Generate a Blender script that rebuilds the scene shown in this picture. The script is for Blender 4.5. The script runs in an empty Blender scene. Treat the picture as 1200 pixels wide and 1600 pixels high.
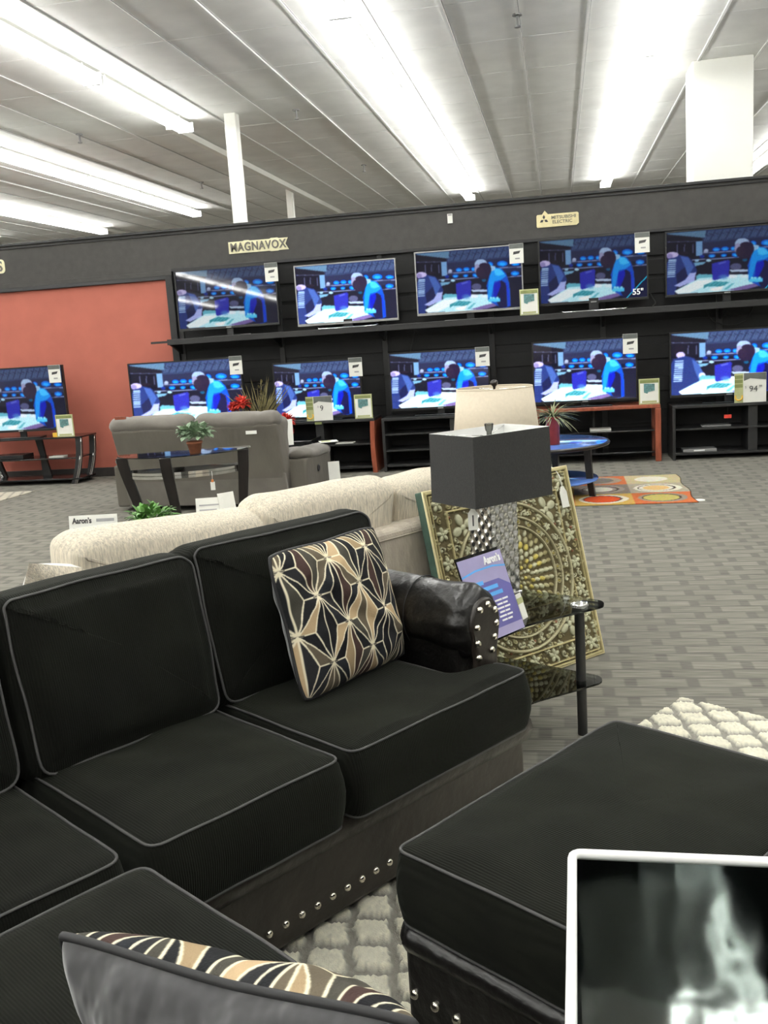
import bpy, bmesh, math, random
import numpy as np
from math import sin, cos, pi, radians, sqrt, hypot
from mathutils import Vector, Matrix, noise

# ------------------------------------------------------------------ camera
S = bpy.context.scene
COL = S.collection
CAM_H = 1.5
YAW, PITCH, ROLL = -0.1888, -0.1823, -0.066
fwd = Vector((sin(YAW)*cos(PITCH), cos(YAW)*cos(PITCH), sin(PITCH)))
rgt0 = Vector((cos(YAW), -sin(YAW), 0.0))
up0 = rgt0.cross(fwd)
rgt = rgt0*cos(ROLL) + up0*sin(ROLL)
upv = -rgt0*sin(ROLL) + up0*cos(ROLL)
cd = bpy.data.cameras.new('camera')
cam = bpy.data.objects.new('camera', cd); COL.objects.link(cam)
cam.matrix_world = Matrix(((rgt.x, upv.x, -fwd.x, 0), (rgt.y, upv.y, -fwd.y, 0), (rgt.z, upv.z, -fwd.z, CAM_H), (0, 0, 0, 1)))
cd.sensor_fit = 'VERTICAL'; cd.sensor_height = 36.0; cd.lens = 36.0*1500/1600
cd.clip_start = 0.02; cd.clip_end = 100
S.camera = cam
# ------------------------------------------------------------------ view + world
S.view_settings.view_transform = 'Standard'; S.view_settings.look = 'None'
S.view_settings.gamma = 1.0; S.view_settings.use_curve_mapping = False
S.view_settings.exposure = 0.0
TUBE_POWER = 31.0
wd = bpy.data.worlds.new('world'); S.world = wd; wd.use_nodes = True
wd.node_tree.nodes['Background'].inputs[0].default_value = (0.9, 0.95, 1.0, 1)
wd.node_tree.nodes['Background'].inputs[1].default_value = 0.15

# ------------------------------------------------------------------ materials
def mat(name, col, rough=0.6, metal=0.0, var=0.0, vscale=20.0, bump=0.0, bscale=80.0, stretch=(1, 1, 1),
        emit=None, estr=0.0, coat=0.0, sheen=0.0, trans=0.0, alpha=1.0, ior=1.45, attr=None, spec=0.5, emit_attr=False, bumpd=0.01):
    m = bpy.data.materials.new(name); m.use_nodes = True
    nt = m.node_tree; N = nt.nodes; L = nt.links; b = N['Principled BSDF']
    c4 = (col[0], col[1], col[2], 1)
    b.inputs['Base Color'].default_value = c4
    b.inputs['Roughness'].default_value = rough; b.inputs['Metallic'].default_value = metal
    b.inputs['IOR'].default_value = ior; b.inputs['Coat Weight'].default_value = coat
    b.inputs['Coat Roughness'].default_value = 0.08
    b.inputs['Sheen Weight'].default_value = sheen; b.inputs['Transmission Weight'].default_value = trans
    b.inputs['Alpha'].default_value = alpha; b.inputs['Specular IOR Level'].default_value = spec
    tc = N.new('ShaderNodeTexCoord'); mp = N.new('ShaderNodeMapping'); mp.inputs['Scale'].default_value = stretch
    L.new(tc.outputs['Object'], mp.inputs['Vector'])
    if attr:
        a = N.new('ShaderNodeAttribute'); a.attribute_name = attr
        if emit_attr:
            L.new(a.outputs['Color'], b.inputs['Emission Color']); b.inputs['Emission Strength'].default_value = estr
        else:
            L.new(a.outputs['Color'], b.inputs['Base Color'])
    elif var > 0:
        n = N.new('ShaderNodeTexNoise'); n.inputs['Scale'].default_value = vscale; n.inputs['Detail'].default_value = 4
        L.new(mp.outputs[0], n.inputs['Vector'])
        r = N.new('ShaderNodeMapRange'); r.inputs['From Min'].default_value = 0.3; r.inputs['From Max'].default_value = 0.7
        r.inputs['To Min'].default_value = 1-var; r.inputs['To Max'].default_value = 1+var
        L.new(n.outputs['Fac'], r.inputs['Value'])
        v = N.new('ShaderNodeVectorMath'); v.operation = 'SCALE'; v.inputs[0].default_value = col[:3]
        L.new(r.outputs[0], v.inputs['Scale']); L.new(v.outputs[0], b.inputs['Base Color'])
    if bump > 0:
        n2 = N.new('ShaderNodeTexNoise'); n2.inputs['Scale'].default_value = bscale; n2.inputs['Detail'].default_value = 3
        L.new(mp.outputs[0], n2.inputs['Vector'])
        bp = N.new('ShaderNodeBump'); bp.inputs['Strength'].default_value = bump; bp.inputs['Distance'].default_value = bumpd
        L.new(n2.outputs['Fac'], bp.inputs['Height']); L.new(bp.outputs[0], b.inputs['Normal'])
    if emit:
        b.inputs['Emission Color'].default_value = (*emit, 1); b.inputs['Emission Strength'].default_value = estr
    return m

def corduroy(name, col, axis='X', lines=220.0, col2=None):
    m = mat(name, col, rough=0.95, sheen=0.05, spec=0.18)
    nt = m.node_tree; N = nt.nodes; L = nt.links; b = N['Principled BSDF']
    tc = N.new('ShaderNodeTexCoord')
    w = N.new('ShaderNodeTexWave'); w.bands_direction = axis; w.inputs['Scale'].default_value = lines/20*5
    w.inputs['Distortion'].default_value = 0.6
    L.new(tc.outputs['Object'], w.inputs['Vector'])
    n = N.new('ShaderNodeTexNoise'); n.inputs['Scale'].default_value = 5; n.inputs['Detail'].default_value = 5
    L.new(tc.outputs['Object'], n.inputs['Vector'])
    mx = N.new('ShaderNodeMix'); mx.data_type = 'RGBA'
    c2 = col2 or tuple(x*1.9 for x in col)
    mx.inputs[6].default_value = (*col, 1); mx.inputs[7].default_value = (*c2, 1)
    r = N.new('ShaderNodeMapRange'); r.inputs['From Min'].default_value = 0.35; r.inputs['From Max'].default_value = 0.7
    L.new(n.outputs['Fac'], r.inputs['Value']); L.new(r.outputs[0], mx.inputs[0])
    mul = N.new('ShaderNodeMix'); mul.data_type = 'RGBA'; mul.blend_type = 'MULTIPLY'; mul.inputs[0].default_value = 0.3
    L.new(mx.outputs[2], mul.inputs[6]); L.new(w.outputs['Color'], mul.inputs[7])
    L.new(mul.outputs[2], b.inputs['Base Color'])
    bp = N.new('ShaderNodeBump'); bp.inputs['Strength'].default_value = 0.5; bp.inputs['Distance'].default_value = 0.002
    L.new(w.outputs['Fac'], bp.inputs['Height']); L.new(bp.outputs[0], b.inputs['Normal'])
    b.inputs['Sheen Tint'].default_value = (0.5, 0.55, 0.45, 1)
    return m

def carpet_mat():
    m = mat('carpet_tiles', (0.2, 0.19, 0.18), rough=0.97, spec=0.1)
    nt = m.node_tree; N = nt.nodes; L = nt.links; b = N['Principled BSDF']
    tc = N.new('ShaderNodeTexCoord')
    br = N.new('ShaderNodeTexBrick'); br.offset = 0.38; br.offset_frequency = 2; br.squash = 1.0; br.squash_frequency = 2
    br.inputs['Scale'].default_value = 1.0; br.inputs['Brick Width'].default_value = 0.088; br.inputs['Row Height'].default_value = 0.105
    br.inputs['Mortar Size'].default_value = 0.011; br.inputs['Mortar Smooth'].default_value = 0.4; br.inputs['Bias'].default_value = 0.0
    br.inputs['Color1'].default_value = (0.222, 0.214, 0.182, 1); br.inputs['Color2'].default_value = (0.186, 0.178, 0.153, 1)
    br.inputs['Mortar'].default_value = (0.152, 0.147, 0.128, 1)
    mb_ = N.new('ShaderNodeMapping'); mb_.inputs['Scale'].default_value = (0.35, 1, 1); L.new(tc.outputs['Object'], mb_.inputs['Vector']); L.new(mb_.outputs[0], br.inputs['Vector'])
    mp = N.new('ShaderNodeMapping'); mp.inputs['Scale'].default_value = (6, 150, 1); L.new(tc.outputs['Object'], mp.inputs['Vector'])
    n = N.new('ShaderNodeTexNoise'); n.inputs['Scale'].default_value = 1; n.inputs['Detail'].default_value = 2; L.new(mp.outputs[0], n.inputs['Vector'])
    r = N.new('ShaderNodeMapRange'); r.inputs['From Min'].default_value = 0.3; r.inputs['From Max'].default_value = 0.7
    r.inputs['To Min'].default_value = 0.62; r.inputs['To Max'].default_value = 1.20; L.new(n.outputs['Fac'], r.inputs['Value'])
    v = N.new('ShaderNodeVectorMath'); v.operation = 'SCALE'; L.new(br.outputs['Color'], v.inputs[0]); L.new(r.outputs[0], v.inputs['Scale'])
    n3 = N.new('ShaderNodeTexNoise'); n3.inputs['Scale'].default_value = 500; L.new(tc.outputs['Object'], n3.inputs['Vector'])
    L.new(v.outputs[0], b.inputs['Base Color'])
    bp = N.new('ShaderNodeBump'); bp.inputs['Strength'].default_value = 0.4; bp.inputs['Distance'].default_value = 0.004
    L.new(n3.outputs['Fac'], bp.inputs['Height']); L.new(bp.outputs[0], b.inputs['Normal'])
    return m

M = {}
M['carpet'] = carpet_mat()
M['ceiling'] = mat('ceiling_tile', (0.84, 0.84, 0.81), 0.9, var=0.05, vscale=3, bump=0.2, bscale=200)
M['grid'] = mat('ceiling_grid_white', (0.86, 0.86, 0.84), 0.6, var=0.04)
M['griddark'] = mat('ceiling_joint_shadow_gap', (0.45, 0.45, 0.44), 0.8, var=0.1)
M['white_paint'] = mat('white_paint', (0.90, 0.90, 0.84), 0.6, var=0.03, vscale=2)
M['wall_paint'] = mat('shop_wall_paint', (0.6, 0.59, 0.56), 0.8, var=0.03, vscale=2)
M['fascia'] = mat('fascia_dark_grey', (0.052, 0.050, 0.046), 0.75, var=0.12, vscale=14, bump=0.1)
M['black_panel'] = mat('black_backing_panel', (0.012, 0.012, 0.012), 0.7, var=0.2, vscale=6)
M['black_edge'] = mat('black_metal_edge', (0.02, 0.02, 0.02), 0.45, var=0.1)
M['black_gloss'] = mat('black_gloss', (0.01, 0.01, 0.011), 0.2, var=0.1, coat=0.4)
M['red_wall'] = mat('red_wall_paint', (0.43, 0.125, 0.088), 0.75, var=0.05, vscale=4, bump=0.15, bscale=150)
M['baseboard'] = mat('dark_baseboard', (0.035, 0.03, 0.028), 0.6, var=0.1)
M['tube'] = mat('fluorescent_tube', (0.9, 0.9, 0.9), 0.4, emit=(1.0, 1.0, 0.97), estr=TUBE_POWER)
M['fixture'] = mat('white_enamel', (0.85, 0.85, 0.83), 0.4, var=0.02)
M['chrome'] = mat('chrome', (0.75, 0.75, 0.74), 0.12, 1.0, var=0.03)
M['silver'] = mat('hammered_silver', (0.62, 0.62, 0.60), 0.24, 1.0, var=0.15, vscale=40)
M['mirror_black'] = mat('mirror_black', (0.03, 0.032, 0.034), 0.06, 0.2, var=0.1, coat=0.6)
M['darkplastic'] = mat('dark_plastic', (0.015, 0.015, 0.016), 0.35, var=0.1)
M['greyplastic'] = mat('grey_silver_plastic', (0.30, 0.30, 0.30), 0.35, 0.4, var=0.05)
M['cord_top'] = corduroy('black_corduroy', (0.0033, 0.0036, 0.0022), 'X')
M['cord_back'] = corduroy('black_corduroy_upright', (0.0038, 0.0041, 0.0028), 'X')
M['piping'] = mat('grey_cord_piping', (0.050, 0.049, 0.048), 0.7, var=0.15)
M['pipe_dark'] = mat('black_cord_piping', (0.012, 0.012, 0.013), 0.6, var=0.15)
M['leather'] = mat('black_leather', (0.0070, 0.0064, 0.0060), 0.34, var=0.25, vscale=8, bump=0.35, bscale=22, coat=0.1, bumpd=0.02)
M['leather_brown'] = mat('dark_brown_leather', (0.017, 0.013, 0.010), 0.40, var=0.25, vscale=8, bump=0.25, bscale=18, coat=0.1, bumpd=0.02)
M['velvet'] = mat('charcoal_velvet', (0.036, 0.036, 0.038), 0.70, var=0.5, vscale=9, bump=0.9, bscale=9, stretch=(1, 1, 0.4), sheen=0.6, bumpd=0.05)  # streaky colour noise paints in the pale highlights of the velvet
M['nail'] = mat('nickel_nailhead', (0.72, 0.68, 0.60), 0.2, 1.0, var=0.1)
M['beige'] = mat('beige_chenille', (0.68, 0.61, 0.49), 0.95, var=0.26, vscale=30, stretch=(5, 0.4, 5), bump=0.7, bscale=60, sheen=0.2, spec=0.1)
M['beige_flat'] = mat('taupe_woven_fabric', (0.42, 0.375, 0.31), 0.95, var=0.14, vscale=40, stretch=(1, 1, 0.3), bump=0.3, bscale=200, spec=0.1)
M['white_cloth'] = mat('white_cloth', (0.8, 0.79, 0.75), 0.9, var=0.05)
M['grey_suede'] = mat('grey_suede', (0.150, 0.137, 0.118), 0.85, var=0.14, vscale=5, bump=0.25, bscale=30, sheen=0.15)
M['grey_panel'] = mat('grey_upholstery_cloth', (0.125, 0.114, 0.095), 0.9, var=0.14, vscale=4, bump=0.3, bscale=9, stretch=(1, 1, 0.4), bumpd=0.03)
M['espresso'] = mat('espresso_wood', (0.012, 0.009, 0.008), 0.35, var=0.3, vscale=4, stretch=(8, 8, 1), coat=0.2)
M['espresso_gloss'] = mat('espresso_gloss_top', (0.012, 0.012, 0.013), 0.07, var=0.1, coat=0.8)
M['blue_gloss'] = mat('blue_gloss_top', (0.10, 0.22, 0.62), 0.08, var=0.08, coat=0.6)
M['cherry'] = mat('cherry_wood', (0.26, 0.065, 0.032), 0.4, var=0.25, vscale=5, stretch=(6, 6, 1), coat=0.2)
M['cream_shade'] = mat('cream_linen_shade', (0.60, 0.53, 0.42), 0.9, var=0.04, vscale=60, bump=0.15, bscale=200, spec=0.1)
M['shade_white'] = mat('white_shade_lining', (0.82, 0.82, 0.80), 0.8, var=0.03)
M['black_shade'] = mat('black_linen_shade', (0.034, 0.034, 0.033), 0.9, var=0.12, vscale=120, bump=0.2, bscale=300, sheen=0.15, spec=0.1)
M['paper'] = mat('white_card', (0.80, 0.80, 0.74), 0.6, var=0.02)
M['paper_green'] = mat('pale_green_card', (0.42, 0.44, 0.22), 0.6, var=0.1)
M['paper_olive'] = mat('olive_card', (0.20, 0.23, 0.08), 0.6, var=0.1)
M['paper_grey'] = mat('grey_card_header', (0.12, 0.13, 0.12), 0.6, var=0.1)
M['paper_teal'] = mat('teal_print', (0.10, 0.22, 0.22), 0.5, var=0.5, vscale=60)
M['yellow'] = mat('yellow_print', (0.75, 0.45, 0.05), 0.5, var=0.05)
M['ink'] = mat('dark_ink', (0.05, 0.05, 0.05), 0.6, var=0.1)
M['inkgrey'] = mat('grey_ink', (0.35, 0.35, 0.35), 0.6, var=0.1)
M['cream_letter'] = mat('cream_acrylic_edge', (0.80, 0.76, 0.50), 0.5, var=0.04)
M['sign_face'] = mat('dark_grey_letter_face', (0.13, 0.12, 0.10), 0.5, var=0.08)
M['gold_plate'] = mat('pale_gold_plate', (0.70, 0.62, 0.35), 0.4, var=0.08)
M['purple'] = mat('purple_poster_print', (0.115, 0.105, 0.33), 0.35, var=0.18, vscale=6, coat=0.3)
M['lilac'] = mat('lilac_poster_print', (0.33, 0.30, 0.50), 0.35, var=0.12, vscale=6, coat=0.3)
M['skyblue'] = mat('sky_blue_print', (0.10, 0.36, 0.75), 0.4, var=0.06)
M['white_print'] = mat('white_print', (0.85, 0.85, 0.85), 0.5, var=0.02)
M['terracotta'] = mat('terracotta', (0.28, 0.10, 0.05), 0.8, var=0.2)
M['red_glaze'] = mat('red_glazed_pot', (0.42, 0.05, 0.03), 0.35, var=0.12)
M['leaf_grey'] = mat('grey_green_leaf', (0.19, 0.27, 0.17), 0.6, var=0.5, vscale=40)
M['leaf_green'] = mat('bright_green_leaf', (0.10, 0.24, 0.05), 0.5, var=0.5, vscale=30)
M['leaf_olive'] = mat('olive_grass_blade', (0.16, 0.14, 0.06), 0.6, var=0.4, vscale=20)
M['leaf_pale'] = mat('pale_spider_leaf', (0.20, 0.22, 0.12), 0.6, var=0.5, vscale=30)
M['red_petal'] = mat('red_petal', (0.62, 0.05, 0.03), 0.6, var=0.25, vscale=40)
M['white_rim'] = mat('white_enamel_rim', (0.90, 0.90, 0.88), 0.35, var=0.02)
M['bin_inner'] = mat('polished_dark_steel', (0.50, 0.52, 0.51), 0.07, 1.0, var=0.12, vscale=3, bump=0.25, bscale=3.5, bumpd=0.03, stretch=(1, 1, 0.5))
M['frame_green'] = mat('verdigris_edge_paint', (0.07, 0.13, 0.10), 0.6, var=0.2)
M['orange_tag'] = mat('orange_tag', (0.6, 0.2, 0.05), 0.5, var=0.1)
M['cable'] = mat('black_cable', (0.012, 0.012, 0.012), 0.5, var=0.1)
M['paint'] = mat('woven_print', (0.5, 0.5, 0.5), 0.9, attr='paint', bump=0.3, bscale=350, spec=0.2)
M['rugpaint'] = mat('shag_pile', (0.5, 0.5, 0.5), 1.0, attr='paint', bump=0.6, bscale=260, spec=0.05)
M['carved'] = mat('antiqued_gold_carving', (0.4, 0.35, 0.2), 0.42, metal=0.25, attr='paint', bump=0.2, bscale=120)
for k, st in (('screen_dim', 0.72), ('screen_mid', 1.0), ('screen_vivid', 1.9)):
    M[k] = mat(k, (0.008, 0.008, 0.009), 0.03, attr='paint', emit_attr=True, estr=st, coat=0.0, spec=0.5)
def glass(name, col, rough=0.02):
    m = bpy.data.materials.new(name); m.use_nodes = True
    nt = m.node_tree; N = nt.nodes; L = nt.links; N.remove(N['Principled BSDF']); out = N['Material Output']
    t = N.new('ShaderNodeBsdfTransparent'); t.inputs[0].default_value = (*col, 1)
    g = N.new('ShaderNodeBsdfGlossy'); g.inputs['Roughness'].default_value = rough
    f = N.new('ShaderNodeFresnel'); f.inputs[0].default_value = 1.5
    n = N.new('ShaderNodeTexNoise'); n.inputs['Scale'].default_value = 2
    bp = N.new('ShaderNodeBump'); bp.inputs['Strength'].default_value = 0.01
    L.new(n.outputs['Fac'], bp.inputs['Height']); L.new(bp.outputs[0], g.inputs['Normal'])
    x = N.new('ShaderNodeMixShader'); L.new(f.outputs[0], x.inputs[0]); L.new(t.outputs[0], x.inputs[1]); L.new(g.outputs[0], x.inputs[2])
    L.new(x.outputs[0], out.inputs['Surface']); return m
M['glass'] = glass('tinted_table_glass', (0.72, 0.76, 0.73))
M['glass_smoke'] = glass('smoked_shelf_glass', (0.42, 0.43, 0.41))
M['acrylic'] = glass('clear_acrylic', (0.93, 0.93, 0.93))

# ------------------------------------------------------------------ helpers
def tag(o, label=None, cat=None, group=None, kind=None):
    if label: o['label'] = label
    if cat: o['category'] = cat
    if group: o['group'] = group
    if kind: o['kind'] = kind
    return o
def empty(name, loc=(0, 0, 0), rz=0.0, label=None, cat=None, group=None):
    o = bpy.data.objects.new(name, None); COL.objects.link(o)
    o.location = loc; o.rotation_euler = (0, 0, rz); o.empty_display_size = 0.1
    return tag(o, label, cat, group)
def link(name, me, parent=None, mats=None, matrix=None):
    o = bpy.data.objects.new(name, me); COL.objects.link(o)
    if mats:
        me.materials.clear()
        for m in mats: me.materials.append(M[m] if isinstance(m, str) else m)
    if parent: o.parent = parent
    if matrix is not None: o.matrix_local = matrix
    return o

class MB:
    def __init__(s): s.v = []; s.f = []; s.m = []; s.mats = []; s.T = None; s.smooth = []
    def mi(s, m):
        if m not in s.mats: s.mats.append(m)
        return s.mats.index(m)
    def add(s, vs, fs, m, smooth=False):
        n = len(s.v)
        for v in vs: s.v.append((s.T @ Vector(v))[:] if s.T is not None else tuple(v))
        k = s.mi(m)
        for f in fs: s.f.append([i+n for i in f]); s.m.append(k); s.smooth.append(smooth)
        return s
    def box(s, x0, x1, y0, y1, z0, z1, m):
        vs = [(x, y, z) for x in (x0, x1) for y in (y0, y1) for z in (z0, z1)]
        return s.add(vs, [(0, 1, 3, 2), (4, 6, 7, 5), (0, 4, 5, 1), (2, 3, 7, 6), (0, 2, 6, 4), (1, 5, 7, 3)], m)
    def hexa(s, b, t, m):     # bottom quad, top quad (both ccw from above)
        return s.add(list(b)+list(t), [(3, 2, 1, 0), (4, 5, 6, 7)]+[(i, (i+1) % 4, 4+(i+1) % 4, 4+i) for i in range(4)], m)
    def tube(s, pts, r, m, n=10, closed=False, caps=True):
        pts = [Vector(p) for p in pts]; K = len(pts); rs = r if isinstance(r, (list, tuple)) else [r]*K
        vs = []; fs = []; prev = None
        for i, p in enumerate(pts):
            a = pts[(i-1) % K] if (closed or i > 0) else p
            b = pts[(i+1) % K] if (closed or i < K-1) else p
            d = (b-a).normalized()
            if prev is None:
                q = Vector((0, 0, 1)) if abs(d.z) < 0.9 else Vector((1, 0, 0))
                x = d.cross(q).normalized()
            else: x = (prev - d*prev.dot(d)).normalized()
            prev = x; y = d.cross(x)
            for j in range(n):
                t = 2*pi*j/n; vs.append(p + (x*cos(t)+y*sin(t))*rs[i])
        R = K if closed else K-1
        for i in range(R):
            for j in range(n):
                a = i*n+j; b = i*n+(j+1) % n; c = ((i+1) % K)*n+(j+1) % n; d = ((i+1) % K)*n+j
                fs.append((a, b, c, d))
        if not closed and caps:
            fs.append(tuple(range(n))[::-1]); fs.append(tuple((K-1)*n+j for j in range(n)))
        return s.add(vs, fs, m, True)
    def cyl(s, c, r, z0, z1, m, n=24, r2=None):
        r2 = r if r2 is None else r2
        vs = [(c[0]+r*cos(2*pi*j/n), c[1]+r*sin(2*pi*j/n), z0) for j in range(n)]+[(c[0]+r2*cos(2*pi*j/n), c[1]+r2*sin(2*pi*j/n), z1) for j in range(n)]
        fs = [(j, (j+1) % n, n+(j+1) % n, n+j) for j in range(n)]+[tuple(range(n))[::-1], tuple(range(n, 2*n))]
        return s.add(vs, fs, m)
    def lathe(s, prof, m, c=(0, 0), n=28):
        vs = []; fs = []; K = len(prof)
        for (r, z) in prof:
            for j in range(n): vs.append((c[0]+r*cos(2*pi*j/n), c[1]+r*sin(2*pi*j/n), z))
        for i in range(K-1):
            for j in range(n): fs.append((i*n+j, i*n+(j+1) % n, (i+1)*n+(j+1) % n, (i+1)*n+j))
        return s.add(vs, fs, m, True)
    def prism(s, poly, z0, z1, m):   # poly ccw in xy
        n = len(poly)
        vs = [(x, y, z0) for x, y in poly]+[(x, y, z1) for x, y in poly]
        return s.add(vs, [tuple(range(n))[::-1], tuple(range(n, 2*n))]+[(i, (i+1) % n, n+(i+1) % n, n+i) for i in range(n)], m)
    def prismY(s, poly, y0, y1, m):  # poly in xz
        n = len(poly)
        vs = [(x, y0, z) for x, z in poly]+[(x, y1, z) for x, z in poly]
        return s.add(vs, [tuple(range(n)), tuple(range(n, 2*n))[::-1]]+[((i+1) % n, i, n+i, n+(i+1) % n) for i in range(n)], m)
    def ball(s, c, r, m, n=10, sc=(1, 1, 1)):
        vs = []; fs = []; h = n//2
        for i in range(h+1):
            a = pi*i/h
            for j in range(n): vs.append((c[0]+r*sc[0]*sin(a)*cos(2*pi*j/n), c[1]+r*sc[1]*sin(a)*sin(2*pi*j/n), c[2]-r*sc[2]*cos(a)))
        for i in range(h):
            for j in range(n): fs.append((i*n+j, i*n+(j+1) % n, (i+1)*n+(j+1) % n, (i+1)*n+j))
        return s.add(vs, fs, m, True)
    def build(s, name, parent=None, bevel=0.0, seg=2, matrix=None, fix=True):
        me = bpy.data.meshes.new(name); me.from_pydata(s.v, [], s.f)
        for p, sm in zip(me.polygons, s.smooth): p.use_smooth = sm
        for q in s.mats: me.materials.append(M[q])
        for p, k in zip(me.polygons, s.m): p.material_index = k
        bm = bmesh.new(); bm.from_mesh(me); bmesh.ops.remove_doubles(bm, verts=bm.verts, dist=1e-6)
        if fix: bmesh.ops.recalc_face_normals(bm, faces=bm.faces)
        bm.to_mesh(me); bm.free(); me.update()
        o = link(name, me, parent, None, matrix)
        if bevel > 0:
            b = o.modifiers.new('bevel', 'BEVEL'); b.width = bevel; b.segments = seg; b.limit_method = 'ANGLE'; b.angle_limit = radians(40)
        return o

def arc_poly(w, h, r, n=6, cx=0, cy=0):
    pts = []
    for (sx, sy, a0) in ((1, 1, 0), (-1, 1, 90), (-1, -1, 180), (1, -1, 270)):
        for i in range(n+1):
            a = radians(a0+90*i/n); pts.append((cx+sx*(w/2-r)+r*cos(a), cy+sy*(h/2-r)+r*sin(a)))
    return pts
def round_poly(poly, r=0.05, n=5, step=0.03):
    """rounds corners of a ccw polygon and resamples its edges"""
    out = []; K = len(poly)
    for i in range(K):
        p = Vector(poly[i]); a = Vector(poly[i-1]); b = Vector(poly[(i+1) % K])
        da = (a-p).normalized(); db = (b-p).normalized(); rr = min(r, (a-p).length*0.45, (b-p).length*0.45)
        p0 = p+da*rr; p1 = p+db*rr
        for k in range(n+1):
            t = k/n; q = p0*(1-t)**2 + p*2*t*(1-t) + p1*t*t; out.append(q)
    res = []
    for i in range(len(out)):
        a = out[i]; b = out[(i+1) % len(out)]; L_ = (b-a).length; m = max(1, int(L_/step))
        for k in range(m): res.append(tuple(a.lerp(b, k/m)))
    return res

def cushion(name, poly, z0, z1, mats, parent, puff=0.02, er=0.035, corner=0.05, seed=0, lump=0.006, matrix=None, pipe='piping', center=None, pipe_r=0.0034, both=True, pipe_bottom=True, sag=None):
    """soft box: outline poly in local xy, thickness z; piping is a sub-part"""
    P = round_poly(poly, corner); n = len(P)
    cx, cy = center or (sum(p[0] for p in P)/n, sum(p[1] for p in P)/n)
    nor = []
    for i in range(n):
        a = Vector(P[i-1]); b = Vector(P[(i+1) % n]); d = (b-a).normalized(); nor.append(Vector((d.y, -d.x)))
    H = (z1-z0)/2; zc = (z0+z1)/2; er = min(er, H)
    xs = [p[0] for p in P]; ys = [p[1] for p in P]; W = max(xs)-min(xs); D = max(ys)-min(ys)
    def zpuff(x, y):
        u = (x-(max(xs)+min(xs))/2)/(W/2); v = (y-(max(ys)+min(ys))/2)/(D/2)
        b = max(0, 1-abs(u)**2.5)*max(0, 1-abs(v)**2.5)
        l = noise.noise(Vector((x*4+seed*7.3, y*4, seed)))*lump*2 + noise.noise(Vector((x*11+seed*3.3, y*11, seed)))*lump*0.6
        return puff*b**0.6 + l*min(1, b*3)
    rings = []
    prof = [(90-15*k) for k in range(0, 7)]
    def ring(off, z, top):
        return [(P[i][0]-nor[i].x*off, P[i][1]-nor[i].y*off, z) for i in range(n)]
    # outward bulge of the side band
    verts = []
    def wob(i, z): return noise.noise(Vector((P[i][0]*6+seed*5.1, P[i][1]*6, z*6)))*lump*0.8
    ringlist = []
    for a in prof[::-1]:        # bottom rounding: a from 0..90 reversed
        pass
    seq = []
    for k in range(5): a = radians(90-22.5*k); seq.append((er*(1-cos(a)), z0+er*(1-sin(a))))
    mid = 4
    for k in range(1, mid): seq.append((-0.010*sin(pi*k/mid), z0+er+(z1-z0-2*er)*k/mid))
    for k in range(5): a = radians(22.5*k); seq.append((er*(1-cos(a)), z1-er*(1-sin(a))))
    for off, z in seq:
        r_ = []
        for i in range(n):
            w_ = wob(i, z)
            x = P[i][0]-nor[i].x*(off+w_); y = P[i][1]-nor[i].y*(off+w_); r_.append((x, y, z))
        ringlist.append(r_)
    rt = ringlist[-1]; top = []
    for s_ in (0.93, 0.84, 0.74, 0.62, 0.5, 0.38, 0.25, 0.12):
        top.append([(cx+(x-cx)*s_, cy+(y-cy)*s_, z1+zpuff(cx+(x-cx)*s_, cy+(y-cy)*s_)) for x, y, z in rt])
    rb = ringlist[0]; bot = []
    for s_ in (0.85, 0.6, 0.3):
        bot.append([(cx+(x-cx)*s_, cy+(y-cy)*s_, z0-(puff*0.5 if both else 0)*(1-s_*s_)) for x, y, z in rb])
    allr = bot[::-1]+ringlist+top
    vs = [v for r_ in allr for v in r_]; fs = []
    for i in range(len(allr)-1):
        for j in range(n): fs.append((i*n+j, i*n+(j+1) % n, (i+1)*n+(j+1) % n, (i+1)*n+j))
    vs.append((cx, cy, z0-(puff*0.5 if both else 0))); vs.append((cx, cy, z1+zpuff(cx, cy)))
    for j in range(n):
        fs.append(((j+1) % n, j, len(vs)-2)); k = (len(allr)-1)*n; fs.append((k+j, k+(j+1) % n, len(vs)-1))
    mb = MB(); mb.add(vs, fs, mats, True); o = mb.build(name, parent, matrix=matrix)
    if pipe:
        a = radians(50); pm = MB()
        def pr(zz, sg):
            q = []
            for i in range(n):
                w_ = wob(i, zz); off = er*(1-cos(a))+w_-0.002
                q.append((P[i][0]-nor[i].x*off, P[i][1]-nor[i].y*off, zz))
            return q
        pm.tube(pr(z1-er*(1-sin(a))+0.001, 1), pipe_r, pipe, n=7, closed=True)
        if pipe_bottom: pm.tube(pr(z0+er*(1-sin(a))-0.001, -1), pipe_r, pipe, n=7, closed=True)
        pm.build('piping', o)
    return o

def text_mesh(name, body, size, m, parent, matrix, extrude=0.002, offset=0.0, align='CENTER', width=None, spacing=1.0):
    cu = bpy.data.curves.new(name, 'FONT'); cu.body = body; cu.size = size; cu.extrude = extrude; cu.offset = offset
    cu.align_x = align; cu.space_character = spacing; cu.align_y = 'CENTER'; cu.resolution_u = 3
    t = bpy.data.objects.new(name+'_tmp', cu); COL.objects.link(t)
    bpy.context.view_layer.update()
    me = bpy.data.meshes.new_from_object(t.evaluated_get(bpy.context.evaluated_depsgraph_get()))
    bpy.data.objects.remove(t)
    if width:
        xs = [v.co.x for v in me.vertices]; k = width/(max(xs)-min(xs))
        for v in me.vertices: v.co.x *= k
    return link(name, me, parent, [m], matrix)

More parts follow.
